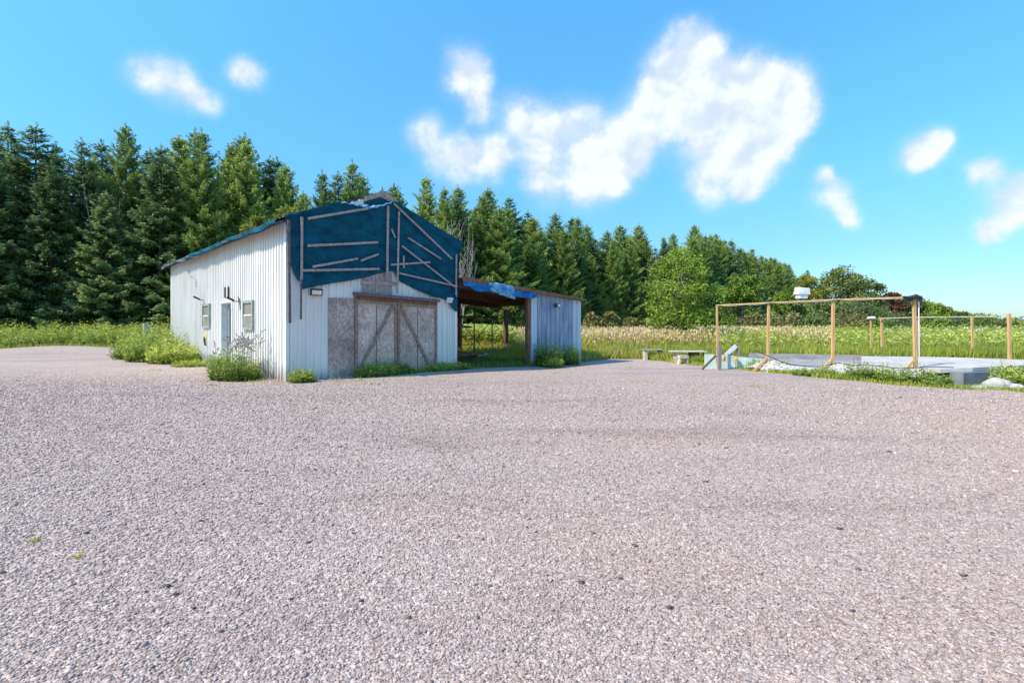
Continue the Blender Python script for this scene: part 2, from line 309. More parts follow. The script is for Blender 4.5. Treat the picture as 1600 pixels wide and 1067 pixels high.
def dup(root, loc, rz=0, scale=(1,1,1), label=None, group=None):
    r = root.copy(); COL.objects.link(r); r.location = loc; r.rotation_euler = (0,0,rz); r.scale = scale
    if label: r['label'] = label
    if group: r['group'] = group
    for ch in root.children:
        c = ch.copy(); COL.objects.link(c); c.parent = r
    return r
def inside(P, poly):
    x, y = P[:,0], P[:,1]; c = np.zeros(len(P), bool); n = len(poly)
    for i in range(n):
        (x1, y1), (x2, y2) = poly[i], poly[(i+1) % n]
        if y1 == y2: continue
        k = ((y1 > y) != (y2 > y)) & (x < (x2-x1)*(y-y1)/(y2-y1)+x1); c ^= k
    return c
def clip_grid(poly, cell):
    """a fine grid filling a polygon, its rim drawn onto the outline"""
    p = np.array(poly, float); x0, y0 = p.min(0); x1, y1 = p.max(0)
    nx, ny = int((x1-x0)/cell)+2, int((y1-y0)/cell)+2
    gx, gy = np.meshgrid(np.arange(nx), np.arange(ny), indexing='ij')
    C = np.stack([x0+(gx.ravel()+.5)*cell, y0+(gy.ravel()+.5)*cell], 1)
    k = inside(C, poly); gx, gy = gx.ravel()[k], gy.ravel()[k]
    idx = lambda a, b: a*(ny+1)+b
    F_ = np.stack([idx(gx, gy), idx(gx+1, gy), idx(gx+1, gy+1), idx(gx, gy+1)], 1)
    cnt = np.bincount(F_.ravel(), minlength=(nx+1)*(ny+1)); used = np.nonzero(cnt)[0]
    V = np.stack([x0+(used//(ny+1))*cell, y0+(used % (ny+1))*cell], 1)
    mp = np.full((nx+1)*(ny+1), -1); mp[used] = np.arange(len(used)); F_ = mp[F_]
    rim = cnt[used] < 4; Q = V[rim]; best = np.full(len(Q), 1e9); bp = Q.copy()
    for i in range(len(poly)):
        a = np.array(poly[i], float); b = np.array(poly[(i+1) % len(poly)], float); d = b-a
        t = np.clip(((Q-a)@d)/max(d@d, 1e-12), 0, 1); pr = a+t[:,None]*d; ds = np.linalg.norm(Q-pr, axis=1)
        m = ds < best; best[m] = ds[m]; bp[m] = pr[m]
    m = best < cell*1.2; Q[m] = bp[m]; V[rim] = Q
    return V, F_
def sm(x, a, b): t = np.clip((np.asarray(x, float)-a)/(b-a), 0, 1); return t*t*(3-2*t)
def gz(x, y):     # lie of the land: falls a little towards the lean-to and the meadow behind it
    return -.15*sm(x, -3, 2.5)*sm(y, 13, 19)*(1-sm(x, 4.5, 9))+.24*np.exp(-((np.asarray(x)+23.5)/3.6)**2-((np.asarray(y)-27.3)/2.4)**2)
def G(px, py):    # ground point seen at a pixel of the photograph
    z = 0
    for _ in range(6):
        Y = (CAMH-z)*F/(py-HZ); X = (px-800)/F*Y; z = float(gz(X, Y))
    return X, Y
def wob(x, y, s=1.0, seed=0):
    r = np.random.default_rng(seed); o = 0
    for i in range(7):
        a = r.uniform(0, 6.28); f = s*r.uniform(.6, 2.6); o = o+np.sin(f*(x*math.cos(a)+y*math.sin(a))+r.uniform(0, 6.28))/(1+.4*i)
    return o/3.5
# leaf soup ---------------------------------------------------------
def unit(v): return v/np.maximum(np.linalg.norm(v, axis=-1, keepdims=True), 1e-9)
def soup(C, D, Nn, L, Wd):
    D = unit(D); s = unit(np.cross(D, Nn)); L = np.reshape(L, (-1,1))*np.ones((len(C),1)); Wd = np.reshape(Wd, (-1,1))*np.ones((len(C),1))
    m = C+D*L*.45
    V = np.stack([C, m+s*Wd*.5, C+D*L, m-s*Wd*.5], 1).reshape(-1, 3)
    return V, np.arange(len(V)).reshape(-1, 4)
def rv(n, g=rng): return unit(g.normal(size=(n, 3)))

# ------------------------------------------------------------------ ground
A = np.array([-5.55, 12.61]); TH = math.atan2(.689, .725); u = np.array([math.cos(TH), math.sin(TH)]); w = np.array([-u[1], u[0]])
def loc(x, y): p = A+u*x+w*y; return float(p[0]), float(p[1])
gpoly = [(-70,-25), (70,-25), (70, 8.0), (16, 9.6), G(1600,615), G(1560,611), G(1500,610), G(1450,606), G(1400,603), G(1350,597), G(1300,593), G(1250,587), G(1200,583),
         G(1150,577), G(1100,572.5), G(1050,566), G(1000,561.5), G(950,561), loc(11.6,.25), loc(9, -.05), loc(7, .0), loc(5.3,.05), loc(5.1,.3), loc(.3,.3), loc(.3, 7.0), (-11.2,18.0), (-13.2,19.3),
         (-15.8,21.2), (-17.3,23.4), (-18.2,26.0), (-20.4,27.4), (-24,27.6), (-29,26.8), (-40,27.5), (-70,28)]
gp = []
for i in range(len(gpoly)):      # ragged edge of the yard
    a, b = np.array(gpoly[i]), np.array(gpoly[(i+1) % len(gpoly)]); n = max(1, int(np.linalg.norm(b-a)/.5)) if min(a[1], b[1]) > 5 and abs(a[0]) < 45 else 1
    for k in range(n):
        q = a+(b-a)*k/n
        if n > 1 and k: q = q+rng.normal(size=2)*.10
        gp.append((float(q[0]), float(q[1])))
V, Fq = clip_grid(gp, .25)
def yard(x, y): return gz(x, y)+.016+.010*wob(x, y, 1.1, 3)*sm(np.hypot(x, y), 1, 6)
z = yard(V[:,0], V[:,1])
tag(make('gravel_yard', np.c_[V, z], Fq, M['gravel'], smooth=True), kind='structure')
# soil sheet, fine near and coarse to the horizon
xs = np.r_[-3000, -1200, -500, -200, -100, np.arange(-70, 71, 1.5), 100, 200, 500, 1200, 3000]; ys = np.r_[-1000, -200, -60, np.arange(-26, 80, 1.5), 100, 150, 250, 500, 1200, 4000]
gx, gy = np.meshgrid(xs, ys, indexing='ij'); P = np.stack([gx.ravel(), gy.ravel()], 1)
z = gz(P[:,0], P[:,1])-.02; nx, ny = len(xs), len(ys)
ii, jj = np.meshgrid(np.arange(nx-1), np.arange(ny-1), indexing='ij'); ii, jj = ii.ravel(), jj.ravel()
Fg = np.stack([ii*ny+jj, (ii+1)*ny+jj, (ii+1)*ny+jj+1, ii*ny+jj+1], 1)
tag(make('ground', np.c_[P, z], Fg, M['soil'], smooth=True), kind='structure')
# loose stones near the photographer
phi = (1+5**.5)/2
IV = unit(np.array([(-1,phi,0),(1,phi,0),(-1,-phi,0),(1,-phi,0),(0,-1,phi),(0,1,phi),(0,-1,-phi),(0,1,-phi),(phi,0,-1),(phi,0,1),(-phi,0,-1),(-phi,0,1)], float))
IF = np.array([(0,11,5),(0,5,1),(0,1,7),(0,7,10),(0,10,11),(1,5,9),(5,11,4),(11,10,2),(10,7,6),(7,1,8),(3,9,4),(3,4,2),(3,2,6),(3,6,8),(3,8,9),(4,9,5),(2,4,11),(6,2,10),(8,6,7),(9,8,1)])
def stones(name, n, y0, y1, s0, s1, lab, half=1.12):
    Y = (y0**.5+rng.random(n)*(y1**.5-y0**.5))**2; X = rng.uniform(-1, 1, n)*(half*Y+.4)
    k = inside(np.c_[X, Y], gpoly); X, Y = X[k], Y[k]; n = len(X)
    s = (s0+s1*Y)*rng.uniform(.75, 1.25, n)*rng.lognormal(0, .28, n)*(1-.8*sm(Y, 9, y1)); q = unit(rng.normal(size=(n,4)))
    a, b, c, d = q.T
    Rm = np.stack([1-2*(c*c+d*d), 2*(b*c-a*d), 2*(b*d+a*c), 2*(b*c+a*d), 1-2*(b*b+d*d), 2*(c*d-a*b), 2*(b*d-a*c), 2*(c*d+a*b), 1-2*(b*b+c*c)], 1).reshape(-1,3,3)
    T = IV[None]*(1+rng.normal(size=(n,12,1))*.24)*(np.stack([np.ones(n), rng.uniform(.6,.95,n), rng.uniform(.35,.7,n)], 1)[:,None,:])
    P = np.einsum('nij,nkj->nki', Rm, T)*s[:,None,None]*.5
    P[:,:,2] *= .6
    P += np.stack([X, Y, yard(X, Y)+s*.10], 1)[:,None,:]
    Fs = (IF[None]+12*np.arange(n)[:,None,None]).reshape(-1,3)
    tn = np.clip(rng.beta(2.2, 2.4, n), 0, 1)
    return tag(make(name, P.reshape(-1,3), Fs, M['stone'], tint=np.repeat(tn, 20)), lab, 'gravel', kind='stuff')
stones('loose_gravel', 250000, 1.6, 17, .0085, .0021, 'mauve grey crushed gravel lying loose over the foreground of the yard')
P_ = None

# ------------------------------------------------------------------ the shed (local frame: x along the front, y along the long side)
def FP(px, py, y=0.0):          # photograph pixel -> (x, z) on the plane local y = const
    r = (px-800)/F; o = A+w*y
    t = (r*o[1]-o[0])/(u[0]-r*u[1]); Y = o[1]+u[1]*t
    return float(t), float(CAMH+(HZ-py)/F*Y)
def SP(px, py, x=0.0):          # -> (y, z) on the plane local x = const
    r = (px-800)/F; o = A+u*x
    t = (r*o[1]-o[0])/(w[0]-r*w[1]); Y = o[1]+w[1]*t
    return float(t), float(CAMH+(HZ-py)/F*Y)
def c2(x, y): return (420+x/3.1375, 280+y/3.1375)
def corr(bld, a0, a1, z0, z1, place, pitch=.2, depth=.032, rib=.030):
    """ribbed sheet from a0 to a1; place(a, d, z) puts a point; z0/z1 functions of a"""
    k = int(math.floor(a0/pitch))-1; xs = [a0]
    pr = []
    while k*pitch < a1+pitch:
        c = k*pitch+pitch/2
        for (da, d) in ((-rib, 0), (-rib*.75, depth), (rib*.75, depth), (rib, 0)): pr.append((c+da, d))
        pr.append((c+pitch*.30, 0)); pr.append((c+pitch*.5, .004)); pr.append((c+pitch*.70, 0)); k += 1
    pr.sort(); A_ = np.array([p[0] for p in pr]); D_ = np.array([p[1] for p in pr])
    pts = [(a0, float(np.interp(a0, A_, D_)))]+[p for p in pr if a0 < p[0] < a1]+[(a1, float(np.interp(a1, A_, D_)))]
    v = []; f = []
    for (a, d) in pts: v += [place(a, d, z0(a)), place(a, d, z1(a))]
    for i in range(len(pts)-1): f.append((2*i, 2*i+2, 2*i+3, 2*i+1))
    bld.poly(v, f)
WD, LEN, EAVE, RIDGE, MID = 5.20, 13.7, 3.98, 5.10, 2.58
shed = thing('metal_shed', 'white ribbed steel shed with a dark teal tarp nailed over its gable', 'shed', (A[0], A[1], 0), TH)
roofz = lambda x: EAVE+(RIDGE-EAVE)*(1-abs(x-MID)/MID)
c = lambda k: (lambda a: k)
b = B(); pl = lambda a, d, z: (-d, a, z)
dy0, dy1, dzt = SP(363.5, 500)[0], SP(348, 500)[0], 2.10
corr(b, 0, dy0, c(-.05), c(EAVE), pl); corr(b, dy0, dy1, c(dzt), c(EAVE), pl); corr(b, dy1, LEN, c(-.05), c(EAVE-.02), pl)
b.make('side_wall', M['white_steel'], shed)
b = B(); plf = lambda a, d, z: (a, -d, z)
xo0, xo1 = FP(*c2(296,700))[0], FP(*c2(812,700))[0]
corr(b, 0, xo0, c(-.05), roofz, plf); corr(b, xo0, xo1, c(2.05), roofz, plf); corr(b, xo1, WD, c(-.05), roofz, plf)
b.make('front_wall', M['shade_steel'], shed)
b = B(); corr(b, 0, LEN, c(-.05), c(EAVE), lambda a, d, z: (WD+d, a, z)); corr(b, 0, WD, c(-.05), roofz, lambda a, d, z: (a, LEN+d, z)); b.make('rear_wall', M['white_steel'], shed)
for q_ in ((-.03,.05,-.028,.09,-.05,3.9), (-.032,0,LEN-.08,LEN+.02,-.05,3.9), (WD-.06,WD+.03,-.032,0,-.05,3.0)): b = B(); b.box(*q_); b.make('corner_trim', M['white_steel'], shed)
def roofpanel(side):
    b = B(); ov = .30
    def pt(a, d, zoff):
        x = MID+side*d; return x
    x_e = MID+side*(MID+ov); ze = EAVE-(RIDGE-EAVE)/MID*ov
    for (z_, t_) in ((-.02, .06),):
        b.hexa([(MID, -.04, RIDGE+z_), (x_e, -.04, ze+z_), (x_e, LEN+.25, ze+z_), (MID, LEN+.25, RIDGE+z_),
                (MID, -.04, RIDGE+z_+t_), (x_e, -.04, ze+z_+t_), (x_e, LEN+.25, ze+z_+t_), (MID, LEN+.25, RIDGE+z_+t_)])
    return b
for s_ in (-1, 1): roofpanel(s_).make('roof_panel', M['tarp_edge'], shed)
b = B()     # rake boards under the verge at the peak
x0, z0 = FP(*c2(462, 100)); x1, z1 = FP(*c2(545, 72))
b.bar((x0, -.13, z0), (x1+.02, -.13, z1), .04, .10); xr, zr = FP(*c2(605, 112)); b.bar((x1, -.132, z1), (xr, -.132, zr), .04, .11)
b.make('rake_board', M['batten'], shed)
b = B(); corr(b, FP(*c2(330,100))[0], FP(*c2(462,100))[0], lambda a: roofz(a)-.34, lambda a: roofz(a)+.0, lambda a, d, z: (a, -.03-d, z)); b.make('gable_panel', M['white_steel'], shed)
# eave tarp: silvery crumpled sheet lapped over the long eave
def sheet(name, nu, nv, fn, mat, parent, thick=None):
    U, Vv = np.meshgrid(np.linspace(0, 1, nu), np.linspace(0, 1, nv), indexing='ij'); P = fn(U.ravel(), Vv.ravel())
    i, j = np.meshgrid(np.arange(nu-1), np.arange(nv-1), indexing='ij'); i, j = i.ravel(), j.ravel()
    Fs = np.stack([i*nv+j, (i+1)*nv+j, (i+1)*nv+j+1, i*nv+j+1], 1)
    o = make(name, P, Fs, mat, parent, smooth=True)
    if thick: md = o.modifiers.new('thickness', 'SOLIDIFY'); md.thickness = thick
    return o
def eave(U, Vv):
    y = -.07+U*(LEN+.3); drop = .13+.04*np.sin(y*.9+.5)+.012*np.sin(y*2.7)+.006*np.sin(y*7.1); drop = np.maximum(drop, .07)
    s = Vv*(.75+drop)
    on = s < .75
    xx = np.where(on, .42-s, -.335-.02*np.sin((s-.75)*20+y*3)-.015*np.sin(y*5)); ze = EAVE-.13
    zz = np.where(on, roofz(np.maximum(xx, -.32))+.0, 0); slope = (RIDGE-EAVE)/MID
    zz = np.where(on, EAVE+slope*xx+.095, EAVE+slope*-.335+.095-(s-.75))
    wr = .018*wob(y*.25, s*18, 2.4, 5)
    return np.stack([xx-np.abs(wr), y, zz+wr], 1)
sheet('eave_tarp', 420, 26, eave, M['tarp_edge'], shed, .004)
def eave2(U, Vv):
    y = -.28+U*9.5; s = Vv*(.11+.02*np.sin(y*1.7)**2)
    return np.stack([-.365-.02*np.sin(y*4+s*18), y, EAVE-.055-.02*np.sin(y*1.3)-s], 1)
sheet('tarp_fold', 300, 6, eave2, M['tarp'], shed, .004)
# gable tarp
o_px = [(75,178),(200,148),(330,113),(400,122),(475,144),(530,141),(575,128),(605,110),(700,165),(800,225),(880,272),(940,310),(936,345),(918,400),(918,480),(917,560),(915,652),
        (898,640),(880,620),(862,592),(830,582),(800,577),(720,545),(640,503),(622,488),(615,470),(600,450),(540,462),(455,485),(400,497),(300,512),(220,526),(157,541),(130,490),(100,425),(92,380),(86,300),(80,240)]
tp = [FP(*c2(*q)) for q in o_px]
V, Fq = clip_grid(tp, .03)
X, Z = V[:,0], V[:,1]
dep = .045+.02*wob(X, Z, 5, 11)+.045*(1-np.abs(wob(X*.6+Z*1.3, Z*.4, 6, 14)))**5+.04*(1-np.abs(wob(X-Z*.6, Z+X*.3, 4.2, 17)))**6+.025*(1-np.abs(wob(X*.4, Z*2.2, 9, 18)))**4
tarp = make('gable_tarp', np.stack([X, -dep, Z], 1), Fq[:, ::-1], M['tarp'], shed, smooth=True)
md = tarp.modifiers.new('thickness', 'SOLIDIFY'); md.thickness = .003
tp2 = [FP(*c2(*q)) for q in [(462,112),(545,88),(600,118),(575,128),(530,141),(475,142)]]; V, Fq = clip_grid(tp2, .03)
make('peak_tarp', np.c_[V[:,0], np.full(len(V), -.045), V[:,1]], Fq[:, ::-1], M['tarp'], shed)
def flap(U, Vv):     # torn pale edge hanging at the peak
    xa, za = FP(*c2(345,120)); xb, zb = FP(*c2(485,148)); xc, zc = FP(*c2(612,110))
    x = np.where(U < .52, xa+(xb-xa)*U/.52, xb+(xc-xb)*(U-.52)/.48); zt = np.where(U < .52, za+(zb-za)*U/.52, zb+(zc-zb)*((U-.52)/.48)**1.4)
    hgt = .03+.05*np.sin(np.clip(U, 0, 1)*math.pi)**2
    return np.stack([x, -.10-.05*np.sin(Vv*2.5)-.02*np.sin(x*22), zt+hgt*(1-Vv)+.012*np.sin(x*31)], 1)
sheet('torn_tarp_edge', 80, 6, flap, M['cyan_tarp'], shed, .004)
def wrap(U, Vv):      # where the tarp turns the far corner
    z = 3.98-Vv*1.75; return np.stack([WD+.02+.11*sm(Vv, .0, .12)*(1-.6*sm(Vv, .2, .6))+.015*np.sin(z*13), -.05+U*.55, z+.04*np.sin(U*9)], 1)
sheet('corner_tarp', 14, 50, wrap, M['tarp'], shed, .004)
batt = [((88,205),(93,705),.075,1),((152,190),(150,495),.07,0),((147,500),(146,688),.06,1),((180,198),(475,148),.075,0),((178,330),(523,313),.075,0),((202,432),(424,392),.07,0),((440,402),(526,370),.07,0),
 ((157,450),(530,442),.075,0),((572,135),(567,500),.08,0),((625,162),(617,560),.065,0),((588,248),(606,290),.05,0),((600,125),(883,393),.065,0),((670,290),(832,393),.055,0),((640,330),(900,530),.055,0),
 ((587,422),(778,409),.06,0),((648,378),(648,438),.05,0),((627,463),(910,527),.055,0),((905,370),(903,570),.055,0)]
for i, (p, q, wd, r) in enumerate(batt):
    x0, z0 = FP(*c2(*p)); x1, z1 = FP(*c2(*q)); b = B(); d = -.135-.004*(i % 6)
    b.bar((x0, d, z0), (x1, d, z1), wd*.82, .028, (0,1,0)); b.make('batten', M['red_batten' if r else 'batten'], tarp)
# boards, strand-board panel and doors of the front
b = B(); x0, z0 = FP(*c2(455,560)); x1, _ = FP(*c2(600,560)); zt = FP(*c2(520,455))[1]
n = 7
for k in range(n): b.box(x0+(x1-x0)*k/n+.006, x0+(x1-x0)*(k+1)/n-.002, -.05-.004*(k % 2), -.03, z0-.03, zt+.08)
b.bar((x0-.02, -.07, FP(*c2(455,508))[1]), (FP(*c2(632,512))[0], -.07, FP(*c2(632,514))[1]), .09, .03, (0,1,0))
b.make('boarded_opening', M['batten'], shed)
xa = FP(*c2(291,700))[0]; xb = FP(*c2(414,700))[0]; b = B(); b.box(xa, xb, -.045, .02, -.03, FP(*c2(350,583))[1]); b.make('board_panel', M['osb_dark'], shed)
xh0, zh0 = FP(*c2(408,562)); xh1, zh1 = FP(*c2(822,597)); b = B()
b.bar((xh0, -.12, zh0), (xh1, -.12, zh1), .16, .085); b.make('door_header', M['red_batten'], shed)
b = B(); b.bar((xh0+.05, -.065, zh0-.10), (xh1-.02, -.065, zh1-.10), .03, .09); b.make('door_track', M['rough_wood'], shed)
xm = FP(*c2(624,700))[0]; xe = FP(*c2(818,700))[0]; xs_ = FP(*c2(418,700))[0]; ztop = lambda x: zh0-.14+(zh1-zh0)*(x-xh0)/(xh1-xh0)
for side, (p, q) in enumerate((((608,612),(440,925)), ((640,625),(788,932)))):
    d0, d1 = (xs_, xm-.01) if side == 0 else (xm+.01, xe)
    b = B(); b.hexa([(d0,-.05,.02),(d1,-.05,.06*side+.02),(d1,.0,.06*side+.02),(d0,.0,.02),(d0,-.05,ztop(d0)),(d1,-.05,ztop(d1)),(d1,.0,ztop(d1)),(d0,.0,ztop(d0))])
    leaf = b.make('barn_door', M['osb'], shed)
    b = B(); b.box(d0+.002, d0+.075, -.085, -.052, .03, ztop(d0)-.01); b.box(d1-.075, d1-.002, -.085, -.052, .05, ztop(d1)-.01); b.bar((d0+.08,-.068,ztop(d0)-.05), (d1-.08,-.068,ztop(d1)-.05), .032, .08); b.make('door_frame', M['brown_frame'], leaf)
    x0, z0 = FP(*c2(*p)); x1, z1 = FP(*c2(*q)); b = B(); b.bar((x0,-.100,z0), (x1,-.100,z1), .08, .028, (0,1,0)); b.make('diagonal_brace', M['brown_frame'], leaf)
    xc = (d0+d1)/2; b = B(); b.box(xc-.012, xc+.012, -.054, -.051, .08, ztop(xc)-.12); b.make('panel_joint', M['red_batten'], leaf)
def flood(px, py, wd, hg, tilt, body):
    x, z = FP(px, py); b = B(); ct, st = math.cos(R(tilt)), math.sin(R(tilt))
    def pt(a, h, d): return (x+a, -.16-d*ct-h*st, z+h*ct-d*st)
    b.hexa([pt(-wd/2,-hg/2,0), pt(wd/2,-hg/2,0), pt(wd/2,-hg/2,-.06), pt(-wd/2,-hg/2,-.06), pt(-wd/2,hg/2,0), pt(wd/2,hg/2,0), pt(wd/2,hg/2,-.06), pt(-wd/2,hg/2,-.06)])
    b.bar((x, -.02, z), (x, -.12, z), .03, .03); o = b.make('floodlight', M[body], shed)
    b = B(); e = .028; b.hexa([pt(-wd/2+e,-hg/2+e,.004), pt(wd/2-e,-hg/2+e,.004), pt(wd/2-e,-hg/2+e,.001), pt(-wd/2+e,-hg/2+e,.001), pt(-wd/2+e,hg/2-e,.004), pt(wd/2-e,hg/2-e,.004), pt(wd/2-e,hg/2-e,.001), pt(-wd/2+e,hg/2-e,.001)])
    b.make('lens', M['lens'], o)
flood(491, 457.5, .30, .17, 18, 'black'); flood(698.5, 470, .20, .16, 30, 'white_plastic')
# long side: windows, door, lamps, cable
for (pa, pb, z0, z1) in ((379, 394.5, 1.26, 2.10), (316, 326.5, 1.28, 2.13)):
    y1_, y0_ = SP(pa, 500, -.07)[0], SP(pb, 500, -.07)[0]; b = B(); e = .075
    b.box(-.085, -.0, y0_, y0_+e, z0, z1); b.box(-.085, -.0, y1_-e, y1_, z0, z1); b.box(-.083, -.0, y0_+e, y1_-e, z1-e, z1); b.box(-.095, -.0, y0_+e, y1_-e, z0, z0+e)
    fr = b.make('window', M['frame_grey'], shed)
    b = B(); b.box(-.045, -.03, y0_+e, y1_-e, z0+e, z1-e); b.make('pane', M['glass'], fr)
    zm = (z0+z1)/2; b = B(); b.box(-.062, -.047, y0_+e, y1_-e, zm-.02, zm+.02); b.box(-.060, -.047, y0_+e, y0_+e+.035, z0+e, zm-.02); b.box(-.060, -.047, y1_-e-.035, y1_-e, z0+e, zm-.02); b.make('sash', M['white_plastic'], fr)
b = B(); b.box(-.005, .22, dy1, dy1+.03, 0, dzt); b.box(-.005, .22, dy0-.03, dy0, 0, dzt); b.box(-.005, .22, dy0, dy1, dzt-.03, dzt)
b.box(-.045, -.006, dy1, dy1+.07, 0, dzt+.07); b.box(-.045, -.006, dy0-.07, dy0, 0, dzt+.07); b.box(-.045, -.006, dy0, dy1, dzt, dzt+.07)
b.make('door_casing', M['white_plastic'], shed)
b = B(); b.box(.15, .19, dy0, dy0+.16, .02, dzt-.03); b.box(.15, .19, dy1-.16, dy1, .02, dzt-.03); b.box(.151, .19, dy0+.16, dy1-.16, .02, .75); b.box(.151, .19, dy0+.16, dy1-.16, dzt-.2, dzt-.03)
dr = b.make('entry_door', M['frame_grey'], shed); b = B(); b.box(.165, .175, dy0+.16, dy1-.16, .75, dzt-.2); b.make('pane', M['door_glass'], dr)
b = B(); b.tube([(.15,dy1-.1,1.0), (.09,dy1-.1,1.0), (.09,dy1-.2,1.0)], .012); b.make('handle', M['black'], dr)
for px in (353.5, 358.8):
    y, z = SP(px, 457, 0); b = B(); b.box(-.05, -.02, y-.035, y+.035, 2.26, 2.60); b.make('bracket', M['black'], shed)
def sidelamp(px, py):
    y, z = SP(px, py, -.1); b = B(); b.tube([(-.02,y,z-.02), (-.14,y,z-.02), (-.2,y+.02,z)], .014, 6); o = b.make('wall_lamp', M['black'], shed)
    b = B(); b.bar((-.16,y,z+.0), (-.34,y+.05,z+.10), .16, .06); b.make('lamp_head', M['black'], o); return y, z
y, z = sidelamp(315, 468); b = B(); b.tube([(-.03,y,z), (-.035,y-.06,z-.12), (-.035,y-.05,z-.28)], .008, 5); b.make('cable', M['black'], shed)
y, z = sidelamp(369, 470); b = B(); b.tube([(-.03,y,z), (-.06,y-.05,z+.12), (-.05,y-.12,z+.05), (-.05,y-.18,z-.12), (-.04,y-.25,z-.26)], .014, 5); b.make('cable', M['black'], shed)
b = B(); q = [(295,424),(296,431),(303,433),(306,436),(306.5,442),(306.5,449)]; b.tube([(-.035, *SP(a, c_, -.03)) for a, c_ in q], .016, 5); b.make('cable', M['grey_wood'], shed)
y, z = SP(323, 527, 0); b = B(); b.box(-.06, -.022, y-.14, y+.14, z-.12, z+.12); yb = b.make('junction_box', M['yellow'], shed)
b = B(); b.tube([(-.07,y,z), (-.10,y-.10,z-.10), (-.09,y-.20,z-.28)], .03, 6); b.make('hose', M['black'], yb)
b = B(); b.bar((-.04, *SP(380, 519)), (-.05, *SP(387, 540)), .02, .02); b.make('cable', M['black'], shed)

# ------------------------------------------------------------------ lean-to
lean = thing('lean_to', 'open lean-to with weathered blue-grey panels joined to the right of the shed', 'lean-to', (A[0], A[1], 0), TH)
LX0, LX1, LD = 5.32, 11.44, 4.6
lz = lambda x: 2.90-(x-5.3)*.083
xw = FP(829, 500)[0]
b = B()
b.hexa([(LX0,-.18,lz(LX0)-.05),(LX1+.12,-.18,lz(LX1)-.05),(LX1+.12,LD+.2,lz(LX1)-.05),(LX0,LD+.2,lz(LX0)-.05),(LX0,-.18,lz(LX0)),(LX1+.12,-.18,lz(LX1)),(LX1+.12,LD+.2,lz(LX1)),(LX0,LD+.2,lz(LX0))])
b.make('roof', M['rough_wood'], lean)
b = B()
b.hexa([(LX0,-.215,lz(LX0)-.13),(LX1+.14,-.215,lz(LX1)-.07),(LX1+.14,-.185,lz(LX1)-.07),(LX0,-.185,lz(LX0)-.13),(LX0,-.215,lz(LX0)+.03),(LX1+.14,-.215,lz(LX1)+.02),(LX1+.14,-.185,lz(LX1)+.02),(LX0,-.185,lz(LX0)+.03)])
b.make('fascia', M['rough_wood'], lean)
for yy in (.05, LD*.5, LD):
    b = B(); b.bar((LX0, yy, lz(LX0)-.19), (LX1-.05, yy, lz(LX1)-.19), .08, .24); b.make('beam', M['dark_wood'], lean)
for k in range(9):
    xx = LX0+.35+k*.68; b = B(); b.bar((xx, .12, lz(xx)-.13), (xx, LD, lz(xx)-.13), .05, .14); b.make('rafter', M['rough_wood'], lean)
def yat(px, yl):                                # local x on plane y=yl for a pixel column
    return FP(px, 500, yl)[0]
for (px, yl, wd) in ((716, LD, .16), (790.5, LD-.1, .18), (825, .07, .17)):
    xx = yat(px, yl); g = float(gz(*loc(xx, yl))); b = B(); b.box(xx-wd/2, xx+wd/2, yl-.07, yl+.07, g-.05, lz(xx)-.30); b.make('post', M['dark_wood'] if yl > 1 else M['rough_wood'], lean)
# plank wall: weathered planks with gaps
xx = xw; k = 0; cols = 'pbbbbbbbbbpp'
edges = [FP(p, 500)[0] for p in (829, 838.5, 845.5, 852.5, 859.5, 866.5, 873, 880, 887, 894, 900.5, 907)]
bl, pa = B(), B()
for i in range(len(edges)-1):
    x0, x1 = edges[i]+.012, edges[i+1]-.012; g = float(gz(*loc((x0+x1)/2, 0))); t_ = B() if i in (0, 9, 10) else bl
    zb = g+random.uniform(-.01, .03); o = .004*(i % 3)
    t_.hexa([(x0,-.03-o,zb),(x1,-.03-o,zb),(x1,.0,zb),(x0,.0,zb),(x0,-.03-o,lz(x0)-.06),(x1,-.03-o,lz(x1)-.06),(x1,.0,lz(x1)-.06),(x0,.0,lz(x0)-.06)])
    if t_ is not bl: t_.make('pale_panel', M['pale_panel'], lean)
bl.make('plank_wall', M['blue_grey'], lean)
b = B(); b.box(xw+.02, LX1-.02, .004, .03, -.2, lz(LX1)-.1); b.make('gap_shade_sheet', M['black'], lean)  # black sheet added behind the planks so their gaps look shaded
def btarp(U, Vv):
    x = LX0+U*(xw-LX0+.1); hgt = .20+.04*np.sin(x*3.3)+.03*np.sin(x*7.7)-.05*sm(U,.7,1)
    return np.stack([x, -.24-.03*np.sin(x*9+Vv*3)-.02*np.sin(x*17), lz(x)-.12-Vv*hgt], 1)
sheet('blue_tarp', 90, 8, btarp, M['blue_tarp'], lean, .004)
def ctarp(U, Vv):
    x0 = FP(755, 450)[0]; x1 = FP(796, 455)[0]; x = x0+U*(x1-x0); bulge = .4*np.sin(U*math.pi)*np.sin(Vv*math.pi)
    return np.stack([x, -.27-.07*bulge-.015*np.sin(x*13+Vv*4), lz(x)-.03+.04*np.sin(U*math.pi)-Vv*(.22+.10*np.sin(U*2.6))-.14*U*Vv+.008*np.sin(x*19)], 1)
sheet('faded_tarp_bundle', 40, 14, ctarp, M['cyan_tarp'], lean, .004)
b = B()
bx_, bz_ = FP(866, 477.5); b.bar((bx_, -.03, bz_), (bx_, -.14, bz_+.01), .03, .03); b.bar((bx_-.12,-.15,bz_), (bx_+.12,-.15,bz_), .07, .14); fl = b.make('floodlight', M['black'], lean)
b = B(); b.bar((bx_-.0,-.188,bz_-.0), (bx_+.12,-.188,bz_-.0), .006, .10); b.make('lens', M['white_plastic'], fl)
